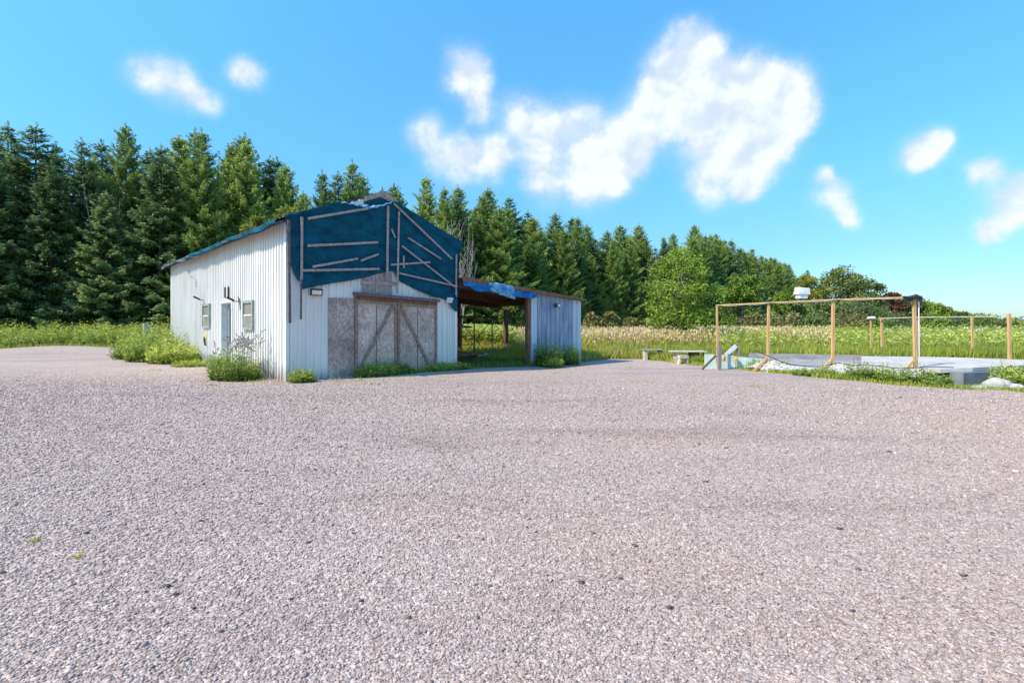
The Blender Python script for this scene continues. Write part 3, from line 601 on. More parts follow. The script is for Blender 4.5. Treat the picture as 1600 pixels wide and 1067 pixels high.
# scaffold inside
xs0, xs1 = yat(741, 2.6), yat(769, 2.6)
sx, sy = loc((xs0+xs1)/2, 2.6)
scf = thing('scaffold', 'dark steel scaffold frame with crossed braces under the lean-to roof', 'scaffold', (sx, sy, 0), TH)
xl = yat(721, 2.6)-(xs0+xs1)/2; a0 = xs0-(xs0+xs1)/2; a1 = xs1-(xs0+xs1)/2
for xx in (xl, a0): b = B(); b.tube([(xx,0,-.1), (xx,0,2.0)], .024, 6); b.make('upright', M['scaffold'], scf)
b = B(); b.tube([(a1,0,-.1), (a1,0,2.1)], .026, 6); b.make('upright', M['green_steel'], scf)
for zz in (.62, .95, 1.28, 1.62): b = B(); b.tube([(xl,0,zz), (a0,0,zz)], .014, 5); b.make('rung', M['scaffold'], scf)
for (p, q) in (((xl,.03,1.45),(a1,.03,.05)), ((xl,-.03,.15),(a1,-.03,1.62))): b = B(); b.tube([p, q], .014, 5); b.make('cross_brace', M['scaffold'], scf)
b = B(); b.box(xl-.1, a1+.1, -.25, .25, 1.66, 1.73); b.make('platform', M['dark_wood'], scf)
b = B(); b.box(xl-.05, a1-.1, -.2, .1, 1.3, 1.34) if False else b.bar((xl-.1,.1,1.36),(a0-.1,.1,1.30),.2,.05); b.make('shelf_board', M['rough_wood'], scf)
# scrap pile on the lean-to floor
for (px, yl, L_, az, zz, m_) in ((722,1.7,1.3,.1,.18,'dark_wood'), (735,1.6,1.1,-.2,.30,'rough_wood'), (752,1.9,.9,.4,.24,'pale_wood')):
    xx = yat(px, yl); X_, Y_ = loc(xx, yl); b = B(); b.bar((-L_/2,0,0), (L_/2,0,.04), .16, .08)
    lab = {'dark_wood': 'dark scrap beam lying at the foot of the lean-to scaffold', 'rough_wood': 'brown scrap board leaning over the beam under the scaffold', 'pale_wood': 'pale bleached board on the lean-to floor beneath the scaffold'}[m_]
    o = b.make('scrap_board', M[m_]); o.location = (X_, Y_, zz); o.rotation_euler = (0, 0, TH+az); tag(o, lab, 'board')

# ------------------------------------------------------------------ foliage builders
def conifer(seed, H=15.0, Rb=2.9, kind='spruce', gap=0.0):
    g = np.random.default_rng(seed); C, D, Nn, L, Wd, T = [], [], [], [], [], []
    h = .35
    while h < H-.15:
        f = 1-h/H; rad = Rb*(f**.8)*(1-.25*max(0, .12-h/H)/.12)+.10
        nb = int(g.integers(6, 8)) if f > .12 else 5
        if kind == 'pine': nb = int(g.integers(4, 7))
        az0 = g.uniform(0, 6.28)
        for k in range(nb):
            if g.random() < gap: continue
            az = az0+k*6.283/nb+g.normal()*.22; Lb = rad*g.uniform(.62, 1.12)
            if g.random() < .08: Lb *= 1.2
            o = np.array([math.cos(az), math.sin(az), 0]); s = np.array([-o[1], o[0], 0])
            if kind == 'spruce': rise, curl = -.22*min(1, f*1.6)+.35*max(0, .3-f)*2, .30
            else: rise, curl = .10+.5*(1-f), .22
            n = max(3, int(Lb/.13)); t = np.linspace(.22, 1, n)
            hb = h+g.uniform(-.12, .12)
            sp = o[None]*(t*Lb)[:,None]+np.array([0,0,1])[None]*(hb+Lb*(rise*t+curl*t**2.2))[:,None]
            tl = (.42*Lb*(1-t)**.8+.14)
            for sd in (-1, 1, 0):
                m = np.clip((tl/.13).astype(int), 1, 5)
                for j in range(5):
                    kk = m > j
                    if not kk.any(): continue
                    q = int(kk.sum()); dr = o[None]*(.75 if sd else 1)+s[None]*sd*.8+g.normal(size=(q,3))*.16
                    dr[:,2] += (-.10 if kind == 'spruce' else .25)+ (.35 if kind == 'pine' else .05)
                    dr = unit(dr); st = sp[kk]+dr*(j*.125)
                    if kind == 'pine': rep = 2
                    else: rep = 2
                    for _ in range(rep):
                        C.append(st+g.normal(size=(q,3))*.03); D.append(dr+g.normal(size=(q,3))*(.28 if kind == 'spruce' else .5)); nn = g.normal(size=(q,3))*(.32 if kind == 'spruce' else .55); nn[:,2] += .8; Nn.append(nn)
                        L.append(g.uniform(.17, .31, q)); Wd.append(g.uniform(.06, .12, q) if kind == 'spruce' else g.uniform(.05, .10, q))
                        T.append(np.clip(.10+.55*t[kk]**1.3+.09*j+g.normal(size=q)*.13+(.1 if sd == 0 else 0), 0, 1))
        h += (g.uniform(.30, .46) if kind == 'spruce' else g.uniform(.24, .40))*(1 if f > .25 else .8)
    # leader
    q = 60; z = np.linspace(H-.9, H+.25, q); C.append(np.c_[g.normal(size=q)*.03, g.normal(size=q)*.03, z]); dd = g.normal(size=(q,3)); dd[:,2] = np.abs(dd[:,2])+.8; D.append(dd); Nn.append(g.normal(size=(q,3)))
    L.append(np.full(q, .2)); Wd.append(np.full(q, .06)); T.append(g.uniform(.5, .9, q))
    V, Fq = soup(np.concatenate(C), np.concatenate(D), np.concatenate(Nn), np.concatenate(L), np.concatenate(Wd))
    return V, Fq, np.concatenate(T)
def conifer_proto(name, seed, mat, **k):
    V, Fq, T = conifer(seed, **k); r = thing(name, 'x', 'tree', (0,0,0))
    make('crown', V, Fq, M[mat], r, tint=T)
    H = k.get('H', 15.0); b = B(); b.tube([(0,0,-.2), (.03,0,H*.4), (0,.03,H*.8), (0,0,H)], [.17,.12,.05,.015], 7); b.make('trunk', M['bark'], r)
    return r
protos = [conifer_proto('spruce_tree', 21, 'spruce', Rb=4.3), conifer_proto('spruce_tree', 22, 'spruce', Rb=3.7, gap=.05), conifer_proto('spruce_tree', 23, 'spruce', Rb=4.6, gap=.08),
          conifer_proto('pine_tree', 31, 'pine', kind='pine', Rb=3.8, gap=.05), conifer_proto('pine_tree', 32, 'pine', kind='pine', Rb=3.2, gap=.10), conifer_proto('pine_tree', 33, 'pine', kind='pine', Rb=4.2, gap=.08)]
def broadleaf(seed, H, Rw, ls, nclump, nleaf, low=.12, shape=.0, stems=1, updir=.2):
    """crown of leaves on clumps around limb ends; returns crown arrays and a trunk builder"""
    g = np.random.default_rng(seed); b = B(); C = []; D = []; T = []; Nn = []
    ends = []
    for s_ in range(stems):
        a = g.uniform(0, 6.28); top = np.array([math.cos(a)*Rw*.25*(stems > 1), math.sin(a)*Rw*.25*(stems > 1), H*.93])
        r0 = .045*H**.9/ (stems**.5)*.55; b.tube([(0.05*math.cos(a),.05*math.sin(a),-.1), tuple(top*np.array([.4,.4,.35])), tuple(top*np.array([.8,.8,.7])), tuple(top)], [r0, r0*.8, r0*.45, r0*.12], 7)
    for i in range(nclump):
        zf = low+(1-low)*g.beta(1.25, 1.15); az = g.uniform(0, 6.28)
        prof = math.sqrt(max(.02, 1-((zf-.48-shape)/(.56))**2)); rr = Rw*prof*g.uniform(.35, 1.05)
        c_ = np.array([math.cos(az)*rr, math.sin(az)*rr, H*zf*.97]); ends.append(c_)
        if i % 3 == 0: b.tube([(c_[0]*.1, c_[1]*.1, max(.2, c_[2]*.62)), tuple(c_*np.array([.55,.55,.88])), tuple(c_)], [.012*H**.6, .008*H**.6, .003*H**.5], 5)
        cr = Rw*g.uniform(.14, .26); n = int(nleaf*g.uniform(.5, 1.3)); p = g.normal(size=(n,3)); p = unit(p)*(g.random((n,1))**.45)*cr*np.array([1.15,1.15,.8])
        C.append(c_+p); D.append(unit(p+g.normal(size=(n,3))*.5*cr)+np.array([0,0,-.15])); nn = g.normal(size=(n,3)); nn[:,2] = np.abs(nn[:,2])+updir; Nn.append(nn)
        T.append(np.clip(g.uniform(.2, .65)+g.normal(size=n)*.17, 0, 1))
    C = np.concatenate(C); n = len(C); V, Fq = soup(C, np.concatenate(D), np.concatenate(Nn), g.uniform(.7, 1.3, n)*ls, g.uniform(.5, .8, n)*ls)
    k = np.repeat(C[:,2] > .02, 4); keep = C[:,2] > .02
    return V, Fq[keep], np.concatenate(T)[keep], b
def broad(name, label, cat, loc_, mat, bark='bark', group=None, **k):
    V, Fq, T, b = broadleaf(**k); r = thing(name, label, cat, loc_, 0, group)
    make('crown', V, Fq, M[mat], r, tint=T); b.make('trunk', M[bark], r); return r
def gl(x, y): return (x, y, float(gz(x, y)))

# ------------------------------------------------------------------ tree line
skyl = np.array([(-200,190),(0,180),(20,172),(60,190),(100,208),(145,215),(190,205),(215,195),(240,212),(285,212),(325,180),(350,196),(385,212),(430,240),(480,232),(515,240),(550,255),(590,285),(618,268),(645,290),(690,280),(745,292),
 (775,308),(820,320),(860,335),(915,345),(960,360),(1010,358),(1060,372),(1100,350),(1150,380),(1200,400),(1250,420),(1310,432),(1400,470),(1600,500)], float)
line = [(-48,31),(-40,32.5),(-33,34),(-25.4,37),(-19.5,40),(-14.4,45),(-8.5,48.5),(-2.5,52),(4,58.5),(10,64.5),(16.5,69),(23,72.5),(30,78),(38,87),(46,97),(55,108),(64,118),(74,128),(82,136)]
def along(line, step, off, jit, g):
    pts = []; acc = 0
    for (a, b) in zip(line[:-1], line[1:]):
        a, b = np.array(a, float), np.array(b, float); L = np.linalg.norm(b-a); d = (b-a)/L; nrm = np.array([-d[1], d[0]])
        s = acc
        while s < L:
            pts.append(a+d*s+nrm*off+g.normal(size=2)*jit); s += step
        acc = s-L
    return pts
g = np.random.default_rng(99)
sp_n = pn_n = 0; first = [True]*6
allc = []
for row, (step, off, j, hf) in enumerate(((3.3, 0, .5, .80), (3.0, 3.0, .6, .97), (3.4, 6.2, .8, 1.0), (4.5, 9.5, 1.0, .96))):
    for p in along(line, step, off, j, g): allc.append((row, hf, p))
allc.sort(key=lambda q: q[2][0]/q[2][1])
words = ['first','second','third','fourth','fifth','sixth','seventh','eighth','ninth','tenth','eleventh','twelfth','thirteenth','fourteenth','fifteenth','sixteenth','seventeenth','eighteenth','nineteenth','twentieth']
cnt = {}
for (row, hf, p) in allc:
    px = 800+F*p[0]/p[1]
    if px < -110 or px > 1300: continue
    H = CAMH+(HZ-np.interp(px, skyl[:,0], skyl[:,1]))/F*p[1]
    H *= hf*g.uniform(.84, 1.05) if row else g.uniform(.62, .95)
    pine = (g.random() < (.12 if px < 330 else .82 if px < 1000 else .7))
    v = (3 if pine else 0)+int(g.integers(3)); pr = protos[v]
    sc = H/15.0; wsc = sc*g.uniform(.78, 1.3)*(1.05 if row == 0 else 1)
    if row == 0: wsc = max(wsc, .8)
    zone = ('at the left edge' if px < 110 else 'left of the shed' if px < 262 else 'behind the shed roof' if px < 600 else 'above the lean-to' if px < 915 else 'behind the meadow' if px < 1130 else 'behind the lumber fence')
    sp = 'pine' if pine else 'spruce'; colw = 'light green pine' if pine else 'dark spruce'
    k = (sp, zone, row); cnt[k] = cnt.get(k, 0)+1
    lab = '%s, %s from left of the %s %ss %s' % (colw, words[min(cnt[k]-1, 19)], ('front-row', 'second-row', 'third-row', 'rearmost')[row], sp, zone); grp = 'conifers of the tree line'
    L_ = (float(p[0]), float(p[1]), float(gz(*p))-.05); rz = g.uniform(0, 6.28)
    if first[v]:
        first[v] = False; pr.location = L_; pr.rotation_euler = (0,0,rz); pr.scale = (wsc, wsc, sc); pr['label'] = lab; pr['group'] = grp
    else: dup(pr, L_, rz, (wsc, wsc, sc), lab, grp)

# broadleaf trees and shrubs in the middle distance
broad('ash_tree', 'bushy bright green young broadleaf tree standing alone in the meadow', 'tree', gl(*G(1062, 546)), 'leaf', seed=41, H=5.7, Rw=2.0, ls=.14, nclump=125, nleaf=95, low=.04, shape=-.08, stems=4)
def far(name, px, ytop, Y, wpx, mat, lab, seed, grp=None, low=.08, n=75, nl=110, shape=0):
    H = CAMH+(HZ-ytop)/F*Y; X = (px-800)/F*Y; Rw = wpx/F*Y/2
    return broad(name, lab, 'tree' if H > 3.2 else 'shrub', (X, Y, -.05), mat, seed=seed, H=H, Rw=Rw, ls=.10+.0032*Y, nclump=n, nleaf=nl, low=low, shape=shape, group=grp)
far('willow_tree', 1312, 417, 96, 78, 'willow', 'tall round grey green willow rising above the right end of the tree line', 51, n=120)
far('willow_tree', 1352, 440, 104, 60, 'willow', 'lower grey green willow just right of the tallest round willow', 52, n=90)
far('maple_tree', 1262, 428, 92, 46, 'yellow_leaf', 'yellow green maple beside the white box at the end of the conifers', 53)
far('maple_tree', 1395, 458, 110, 36, 'red_leaf', 'maple with a patch of reddish leaves left of the tall corner post', 54)
far('maple_tree', 1382, 466, 114, 40, 'leaf', 'green maple behind the reddish maple', 55)
far('poplar_tree', 1422, 464, 112, 40, 'willow', 'dark green poplar directly behind the tall corner post', 56)
far('poplar_tree', 1452, 473, 112, 56, 'leaf', 'broad green poplar just right of the tall corner post', 57)
far('poplar_tree', 1485, 487, 118, 50, 'leaf', 'green poplar sloping down behind the rear fence', 58)
far('poplar_tree', 1528, 496, 125, 46, 'willow', 'low grey green poplar behind the fourth rear fence post', 59)
far('poplar_tree', 1503, 493, 122, 30, 'pine', 'narrow dark poplar between the two low trees behind the rear fence', 60)
far('poplar_tree', 1560, 502, 130, 50, 'willow', 'low distant poplar left of the rightmost rear post', 61, low=.0)
far('poplar_tree', 1598, 500, 130, 50, 'leaf', 'low distant tree at the right edge of the picture', 62, low=.0)
far('poplar_tree', 1640, 499, 130, 60, 'leaf', 'low distant tree beyond the right edge of the picture', 63, low=.0)
far('maple_tree', 1232, 455, 66, 60, 'leaf', 'bright green maple in front of the conifers below the white box', 64, n=80)
far('maple_tree', 1160, 430, 62, 60, 'leaf', 'bright green broadleaf tree before the conifers behind the first fence bay', 65, n=80)
far('maple_tree', 1285, 470, 80, 70, 'willow', 'grey green bushy tree behind the third fence post', 66)
far('maple_tree', 1345, 478, 90, 80, 'willow', 'wide low willow bush behind the solar lamp post', 67)
far('maple_tree', 445, 318, 36, 62, 'yellow_leaf', 'sunlit yellow green maple showing over the shed eave', 68, n=80, nl=90)
far('maple_tree', 400, 332, 34, 46, 'yellow_leaf', 'smaller yellow green maple low over the shed eave', 69, n=60)
far('sumac_shrub', 800, 436, 40, 34, 'yellow_leaf', 'pale yellow green shrub top peeking over the lean-to roof', 70)
broad('hawthorn_shrub', 'small pale green broadleaf sapling in front of the spruces left of the shed', 'tree', (-19.6, 33.2, 0), 'willow', seed=71, H=6.5, Rw=1.0, ls=.17, nclump=50, nleaf=45, low=.3)
for i, (px, yb, yt, wd, lab) in enumerate(((925, 513, 487, 24, 'rounded tan flowering shrub nearest the lean-to corner'), (953, 513, 487, 28, 'rounded tan flowering shrub, second from the lean-to corner'),
      (985, 514, 495, 32, 'low green and tan shrub between the round shrub and the meadow tree'), (1010, 515, 497, 36, 'spreading tan shrub beside the left of the meadow tree'))):
    Y = 44; X = (px-800)/F*Y; H = CAMH+(HZ-yt)/F*Y
    broad('meadow_shrub', lab, 'shrub', (X, Y, -.1), 'tan_bush', seed=80+i, H=H, Rw=wd/F*Y/2*1.1, ls=.2, nclump=42, nleaf=70, low=.1, group='tan shrubs along the meadow edge')
for i, (px, Y, H, wp, mt, lab) in enumerate(((1175,52,2.4,46,'tan_bush','brownish green shrub behind the first bay of the lumber fence'), (1228,50,2.6,52,'tan_bush','brownish green shrub behind the second front fence post'), (1268,56,2.3,44,'willow','grey green shrub behind the second bay of the lumber fence'),
   (1330,60,2.6,60,'tan_bush','dull brown green shrub right of the third front fence post'), (1400,62,2.7,56,'willow','grey green shrub left of the tall corner post'), (1452,64,3.0,50,'leaf','green shrub just right of the tall corner post'), (1490,60,2.4,44,'willow','grey green shrub behind the middle of the rear fence'),
   (1535,66,2.7,56,'leaf','green shrub right of the fourth rear fence post'), (1572,62,2.1,40,'willow','low grey green shrub near the rightmost rear post'), (1605,70,2.4,60,'leaf','green shrub cut by the right edge of the picture'), (1475,48,1.9,34,'leaf','small green shrub nearest behind the rear fence'), (1380,46,1.8,36,'leaf','small green shrub behind the solar lamp post'))):
    broad('field_shrub', lab, 'shrub', ((px-800)/F*Y, Y, -.1), mt, seed=200+i, H=H, Rw=wp/F*Y/2, ls=.26, nclump=36, nleaf=60, low=.05, group='shrubs across the right field')
# bare dead tree standing against the conifers above the lean-to, another left of the shed
def bare(px, ybase, ytop, Y, lab, seed, spread=.28, n=9):
    g = random.Random(seed); X = (px-800)/F*Y; H = CAMH+(HZ-ytop)/F*Y; r = thing('dead_tree', lab, 'tree', (X, Y, 0)); b = B()
    b.tube([(0,0,-.1), (0,0,H*.45)], [.06,.045], 6); b.make('trunk', M['dead_bark'], r); b = B()
    for k in range(n):
        a = g.uniform(0, 6.28); h0 = H*g.uniform(.12, .45); e = Vector((math.cos(a)*H*spread*g.uniform(.4,1.1), math.sin(a)*H*.12, H*g.uniform(.6, 1.0))); p0 = Vector((0,0,h0)); mid = p0.lerp(e, .5)+Vector((0,0,-.08*H))*0+Vector((e.x*.12, 0, -.05*H))
        b.tube([p0, mid, e], [.03,.02,.008], 5)
        for q in range(7):
            t = g.uniform(.2, .95); s_ = mid.lerp(e, (t-.4)/.6); b.tube([s_, s_+Vector((g.uniform(-.5,.5), g.uniform(-.3,.3), g.uniform(.4, 1.1)))], [.012,.005], 4)
    b.make('branches', M['dead_bark'], r); return r
bare(722, 500, 338, 30, 'bare grey dead tree rising just behind the lean-to and right of the gable', 3, .16, 16)
bare(168, 500, 275, 36.6, 'bare grey dead tree against the spruces left of the shed', 5, .12, 8)
bare(1062, 500, 345, 60, 'thin bare dead treetop sticking up above the meadow tree', 6, .10, 8)

# ------------------------------------------------------------------ meadow, weeds
def blades(name, pts, h, wd, tmix, lab, mat='grass', lean_=.42, cat='grass'):
    n = len(pts); z0 = gz(pts[:,0], pts[:,1])-.03; az = rng.uniform(0, 6.28, n); ln = np.abs(rng.normal(size=n))*lean_
    C = np.c_[pts, z0]; D = np.c_[np.cos(az)*ln, np.sin(az)*ln, np.ones(n)]; Nn = np.c_[rng.normal(size=n)*.6, -np.ones(n), rng.normal(size=n)*.3]
    V, Fq = soup(C, D, Nn, h, wd)
    return tag(make(name, V, Fq, M[mat], tint=np.clip(tmix, 0, 1)), lab, cat, kind='stuff')
def field(n, px0, px1, Y0, Y1):
    px = rng.uniform(px0, px1, n); iy = rng.uniform(1/Y1, 1/Y0, n); Y = 1/iy; X = (px-800)/F*Y; return np.c_[X, Y]
def keepout(P):
    k = ~inside(P, gpoly); L = (P-A); lx = L@u; ly = L@w; k &= ~((lx > -.15) & (lx < WD+.1) & (ly > -.1) & (ly < LEN+.2)); return P[k]
Ptree = [(-60,34)]+[(x, y+1.5) for x, y in line]+[(80,140),(400,200),(400,-5),(-60,-5)]
def offslab(P): return P[~inside(P, [(6.4,15.9),(8.2,15.0),(9.3,13.6),(10.2,12.3),(11.0,12.2),(30,12.0),(30,20.2),(14.8,19.4),(13.7,20.0),(8.2,22.0),(7.4,16.5)])]
P = offslab(keepout(field(150000, 690, 1240, 19.5, 66))); P = P[inside(P, Ptree)]
hh = (.35+.65*sm(P[:,1], 20.5, 27))*rng.uniform(.55, 1.15, len(P))*(1+.15*wob(P[:,0], P[:,1], .8, 21))
blades('meadow_grass', P, hh, .018+.0011*P[:,1], .60+.16*wob(P[:,0], P[:,1], .35, 22)+rng.normal(size=len(P))*.13, 'tall yellow green meadow grass between the lean-to and the fenced slab')
# seed heads in drifts
P = keepout(field(60000, 690, 1300, 24, 66)); P = P[inside(P, Ptree)]; P = P[wob(P[:,0], P[:,1], .5, 23)+rng.normal(size=len(P))*.25 > .02]
C = np.c_[P, .66+rng.uniform(-.42, .42, len(P))]; n = len(C); D = rng.normal(size=(n,3))*.4+np.array([0,0,1]); V, Fq = soup(C, D, rng.normal(size=(n,3)), .10+.003*P[:,1], .03+.0012*P[:,1])
tag(make('seed_heads', V, Fq, M['grass'], tint=np.clip(.86+rng.normal(size=n)*.1, .6, 1)), 'pinkish tan grass seed heads over the meadow', 'grass', kind='stuff')
P = offslab(keepout(field(150000, 1120, 1720, 13, 120))); P = P[inside(P, Ptree)]
hh = np.where(P[:,1] < 20, .18, .55+.55*sm(P[:,1], 21, 30))*rng.uniform(.5, 1.1, len(P))
blades('field_weeds', P, hh, .018+.0011*P[:,1], .46+.16*wob(P[:,0], P[:,1], .25, 31)+rng.normal(size=len(P))*.12, 'green weedy field behind the fenced concrete slab', 'grass')
P = offslab(keepout(field(500, 1380, 1700, 24, 60))); C = np.c_[P, rng.uniform(.85, 1.25, len(P))]; n = len(C)
V, Fq = soup(C, rng.normal(size=(n,3))*np.array([1,1,.1]), np.array([[0,0,1.]])+rng.normal(size=(n,3))*.5, .11, .09)
fl_m = foliage('white_flowers', [(0, (.62,.62,.55)), (.8, (.85,.85,.80)), (1, (.85,.70,.15))], .2)
tag(make('wild_flowers', V, Fq, fl_m, tint=rng.random(n)), 'white and yellow wild flowers dotted through the right field', 'flowers', kind='stuff')
# leafy stems
def stems(P, H, nl, ls, yellow, g=rng, spread=.16, base=.0, dens=None):
    n = len(P); C = []; D = []; Nn = []; T = []; L = []
    lean = g.normal(size=(n,2))*.12
    for j in range(nl):
        t = (j+.5)/nl; z = H*t; p = np.c_[P[:,0]+lean[:,0]*z, P[:,1]+lean[:,1]*z, gz(P[:,0], P[:,1])+base+z]; az = g.uniform(0, 6.28, n)
        p[:,:2] += g.normal(size=(n,2))*.03
        C.append(p); D.append(np.c_[np.cos(az), np.sin(az), g.uniform(-.1, .9, n)]); nn = g.normal(size=(n,3))*.5; nn[:,2] += .9; Nn.append(nn)
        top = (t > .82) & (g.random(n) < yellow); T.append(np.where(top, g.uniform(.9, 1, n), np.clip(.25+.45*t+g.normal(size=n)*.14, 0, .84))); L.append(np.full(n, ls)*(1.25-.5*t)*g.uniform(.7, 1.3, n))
    C, D, Nn, T, L = map(np.concatenate, (C, D, Nn, T, L)); V, Fq = soup(C, D, Nn, L, L*.33); return V, Fq, T
def scatter(poly, n, g=rng):
    p = np.array(poly); lo, hi = p.min(0), p.max(0); Q = lo+g.random((n,2))*(hi-lo); return Q[inside(Q, poly)]
left = [(-60,27.3),(-40,27.4),(-29,26.7),(-24,27.5),(-20.4,27.2),(-18.1,25.8),(-17.1,23.2),(-15.9,21.4),(-14.9,22.3),(-15.6,24.5),(-16,33.5),(-24,35),(-36,32.5),(-60,31)]
P = scatter(left, 16000); edge = sm(P[:,1], 26.8, 28.6); H = (.45+.75*edge)*rng.uniform(.55, 1.15, len(P))*(1+.38*wob(P[:,0], P[:,1], 1.6, 41)); 
V, Fq, T = stems(P, H, 15, .20, .35); T = T
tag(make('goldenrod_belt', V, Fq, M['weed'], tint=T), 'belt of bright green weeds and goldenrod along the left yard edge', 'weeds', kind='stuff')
P = keepout(field(6000, 700, 800, 24, 40)); V, Fq, T = stems(P, 1.15*rng.uniform(.6, 1.2, len(P)), 12, .28, .15); T = np.clip(T+.2, 0, .84)
tag(make('bright_weeds', V, Fq, M['weed'], tint=T), 'bright yellow green weeds seen through the lean-to opening', 'weeds', kind='stuff')
P = offslab(keepout(field(12000, 1130, 1700, 22.5, 85))); P = P[inside(P, Ptree)]; P = P[rng.random(len(P)) < .35+.65*(wob(P[:,0], P[:,1], .5, 71) > 0)]; V, Fq, T = stems(P, 1.0*rng.uniform(.35, 1.2, len(P))*(1+.3*wob(P[:,0], P[:,1], .7, 72)), 9, .22, .07)
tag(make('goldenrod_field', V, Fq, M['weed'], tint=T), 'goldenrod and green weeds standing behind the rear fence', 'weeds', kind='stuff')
def clump(name, x, y, rad, H, n, lab, yellow=.05, nl=16, ls=.11, dry=0, cat='weed', sq=1.0, ang=0, group=None):
    g = np.random.default_rng(int(abs(x*100+y*7))+3); a = g.uniform(0, 6.28, n); r_ = rad*np.sqrt(g.random(n)); P = np.c_[r_*np.cos(a), r_*np.sin(a)*sq]
    ca, sa = math.cos(ang), math.sin(ang); P = P@np.array([[ca, sa], [-sa, ca]])
    Hs = H*g.uniform(.35, 1.12, n)*(1-.45*(r_/rad)**2)*(1+.25*wob(P[:,0]/rad, P[:,1]/rad, 3, 5)); Hs[:max(2, n//25)] *= 1.25
    r = thing(name, lab, cat, gl(x, y), 0, group)
    z0 = gz(0, 0); lean = P/rad*.30
    C = []; D = []; Nn = []; T = []; L = []
    for j in range(nl):
        t = (j+.5)/nl; z = Hs*t; p = np.c_[P+lean*z[:,None]+g.normal(size=(n,2))*.025, z]; az = g.uniform(0, 6.28, n)
        C.append(p); D.append(np.c_[np.cos(az), np.sin(az), g.uniform(-.1, .8, n)]); nn = g.normal(size=(n,3))*.5; nn[:,2] += .9; Nn.append(nn)
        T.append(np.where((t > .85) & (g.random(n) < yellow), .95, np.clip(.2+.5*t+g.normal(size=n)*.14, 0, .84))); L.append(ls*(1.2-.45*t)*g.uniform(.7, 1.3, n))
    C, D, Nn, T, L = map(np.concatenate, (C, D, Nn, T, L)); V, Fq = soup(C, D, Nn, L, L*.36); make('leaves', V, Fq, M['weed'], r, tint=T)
    b = B()
    for i in range(0, n, 3): b.tube([(P[i,0], P[i,1], -.03), (P[i,0]+lean[i,0]*Hs[i], P[i,1]+lean[i,1]*Hs[i], Hs[i])], [.006,.003], 3, False)
    b.make('stems', M['shade_grass'], r)
    if dry:
        b = B()
        for i in range(dry):
            x0, y0 = g.normal(size=2)*rad*.35; hh_ = H*g.uniform(1.15, 1.55); dx = g.normal()*.1; b.tube([(x0,y0,0), (x0+dx,y0,hh_)], [.006,.003], 3, False)
            for q in range(7):
                zz = hh_*g.uniform(.65, 1); e = g.normal(size=3)*.09; b.tube([(x0+dx*zz/hh_,y0,zz), (x0+dx+e[0], y0+e[1], zz+abs(e[2])+.03)], [.008,.014], 4)
        b.make('dry_stalks', M['dead_bark'], r)
    return r
x, y = loc(-.75, 1.55); clump('weed_clump', x, y, .85, .78, 330, 'large bright green weed bush with dry stalks against the white side wall', dry=16, sq=.62, ang=TH+math.pi/2, ls=.10)
x, y = loc(-.55, 3.4); clump('weed_clump', x, y, .6, .45, 160, 'low green weeds below the side door left of the large bush', sq=.5, ang=TH+math.pi/2, ls=.10)
x, y = loc(.22, -.38); clump('weed_clump', x, y, .24, .38, 110, 'small green weed at the corner where white wall meets front wall', ls=.09)
for (lx, ly, rd, H, n, lab) in ((-.95, 10.6, 1.0, 1.25, 330, 'tall green weeds at the far end of the white side wall'), (-.75, 8.9, .75, .85, 200, 'medium green weeds by the window end of the side wall'), (-1.2, 12.6, .95, 1.3, 260, 'tall green weeds between the side wall and the weed belt'), (-.35, 13.4, .8, 1.5, 170, 'goldenrod topped weeds hiding the far wall corner')):
    x, y = loc(lx, ly); clump('weed_clump', x, y, rd, H, n, lab, yellow=.4 if ly > 12 else .08, ls=.15)
x, y = loc(-.5, 7.0); clump('weed_clump', x, y, .65, .22, 170, 'low yellow green ground weeds at the foot of the side wall', yellow=.6, nl=8, ls=.10)
x, y = loc(2.35, -.28); clump('weed_clump', x, y, .65, .40, 260, 'dark green weeds in front of the left barn door', sq=.4, ang=TH, nl=10)
x, y = loc(3.1, -.22); clump('weed_clump', x, y, .4, .30, 150, 'low dark green weeds where the two barn doors meet', sq=.5, ang=TH, nl=10)
x, y = loc(4.6, -.2); clump('weed_clump', x, y, .9, .26, 260, 'low weeds along the right barn door and wall', sq=.25, ang=TH, nl=8)
x, y = loc(9.05, -.45); clump('weed_clump', x, y, .36, 1.0, 150, 'tall leafy weed at the left foot of the blue-grey planks', nl=18, ls=.14)
x, y = loc(8.85, -.85); clump('weed_clump', x, y, .26, .40, 60, 'short leafy weed in front of the tall one by the planks', ls=.12)
x, y = loc(10.45, -.3); clump('weed_clump', x, y, .27, .85, 100, 'leafy weed in the middle of the blue-grey plank wall', nl=16, ls=.13)
# grass in and before the lean-to
P = scatter([(4.9,-.45),(9.2,-.3),(11.2,.1),(11.2,7),(5.4,7)], 9000); Q = A+P[:,:1]*u+P[:,1:]*w
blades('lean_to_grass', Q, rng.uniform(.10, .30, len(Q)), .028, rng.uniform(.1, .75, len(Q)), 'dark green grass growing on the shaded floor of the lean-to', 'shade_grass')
P = scatter([(-.9,.1),(-.1,-.6),(1.4,-.75),(4.9,-.7),(4.9,-.1),(.1,-.1),(-.1,3.2),(-.9,3)], 2600); P = P[rng.random(len(P)) < .45]; Q = A+P[:,:1]*u+P[:,1:]*w
blades('wall_foot_grass', Q, rng.uniform(.05, .18, len(Q)), .02, rng.uniform(.3, .8, len(Q)), 'sparse short grass at the foot of the shed walls', 'grass')
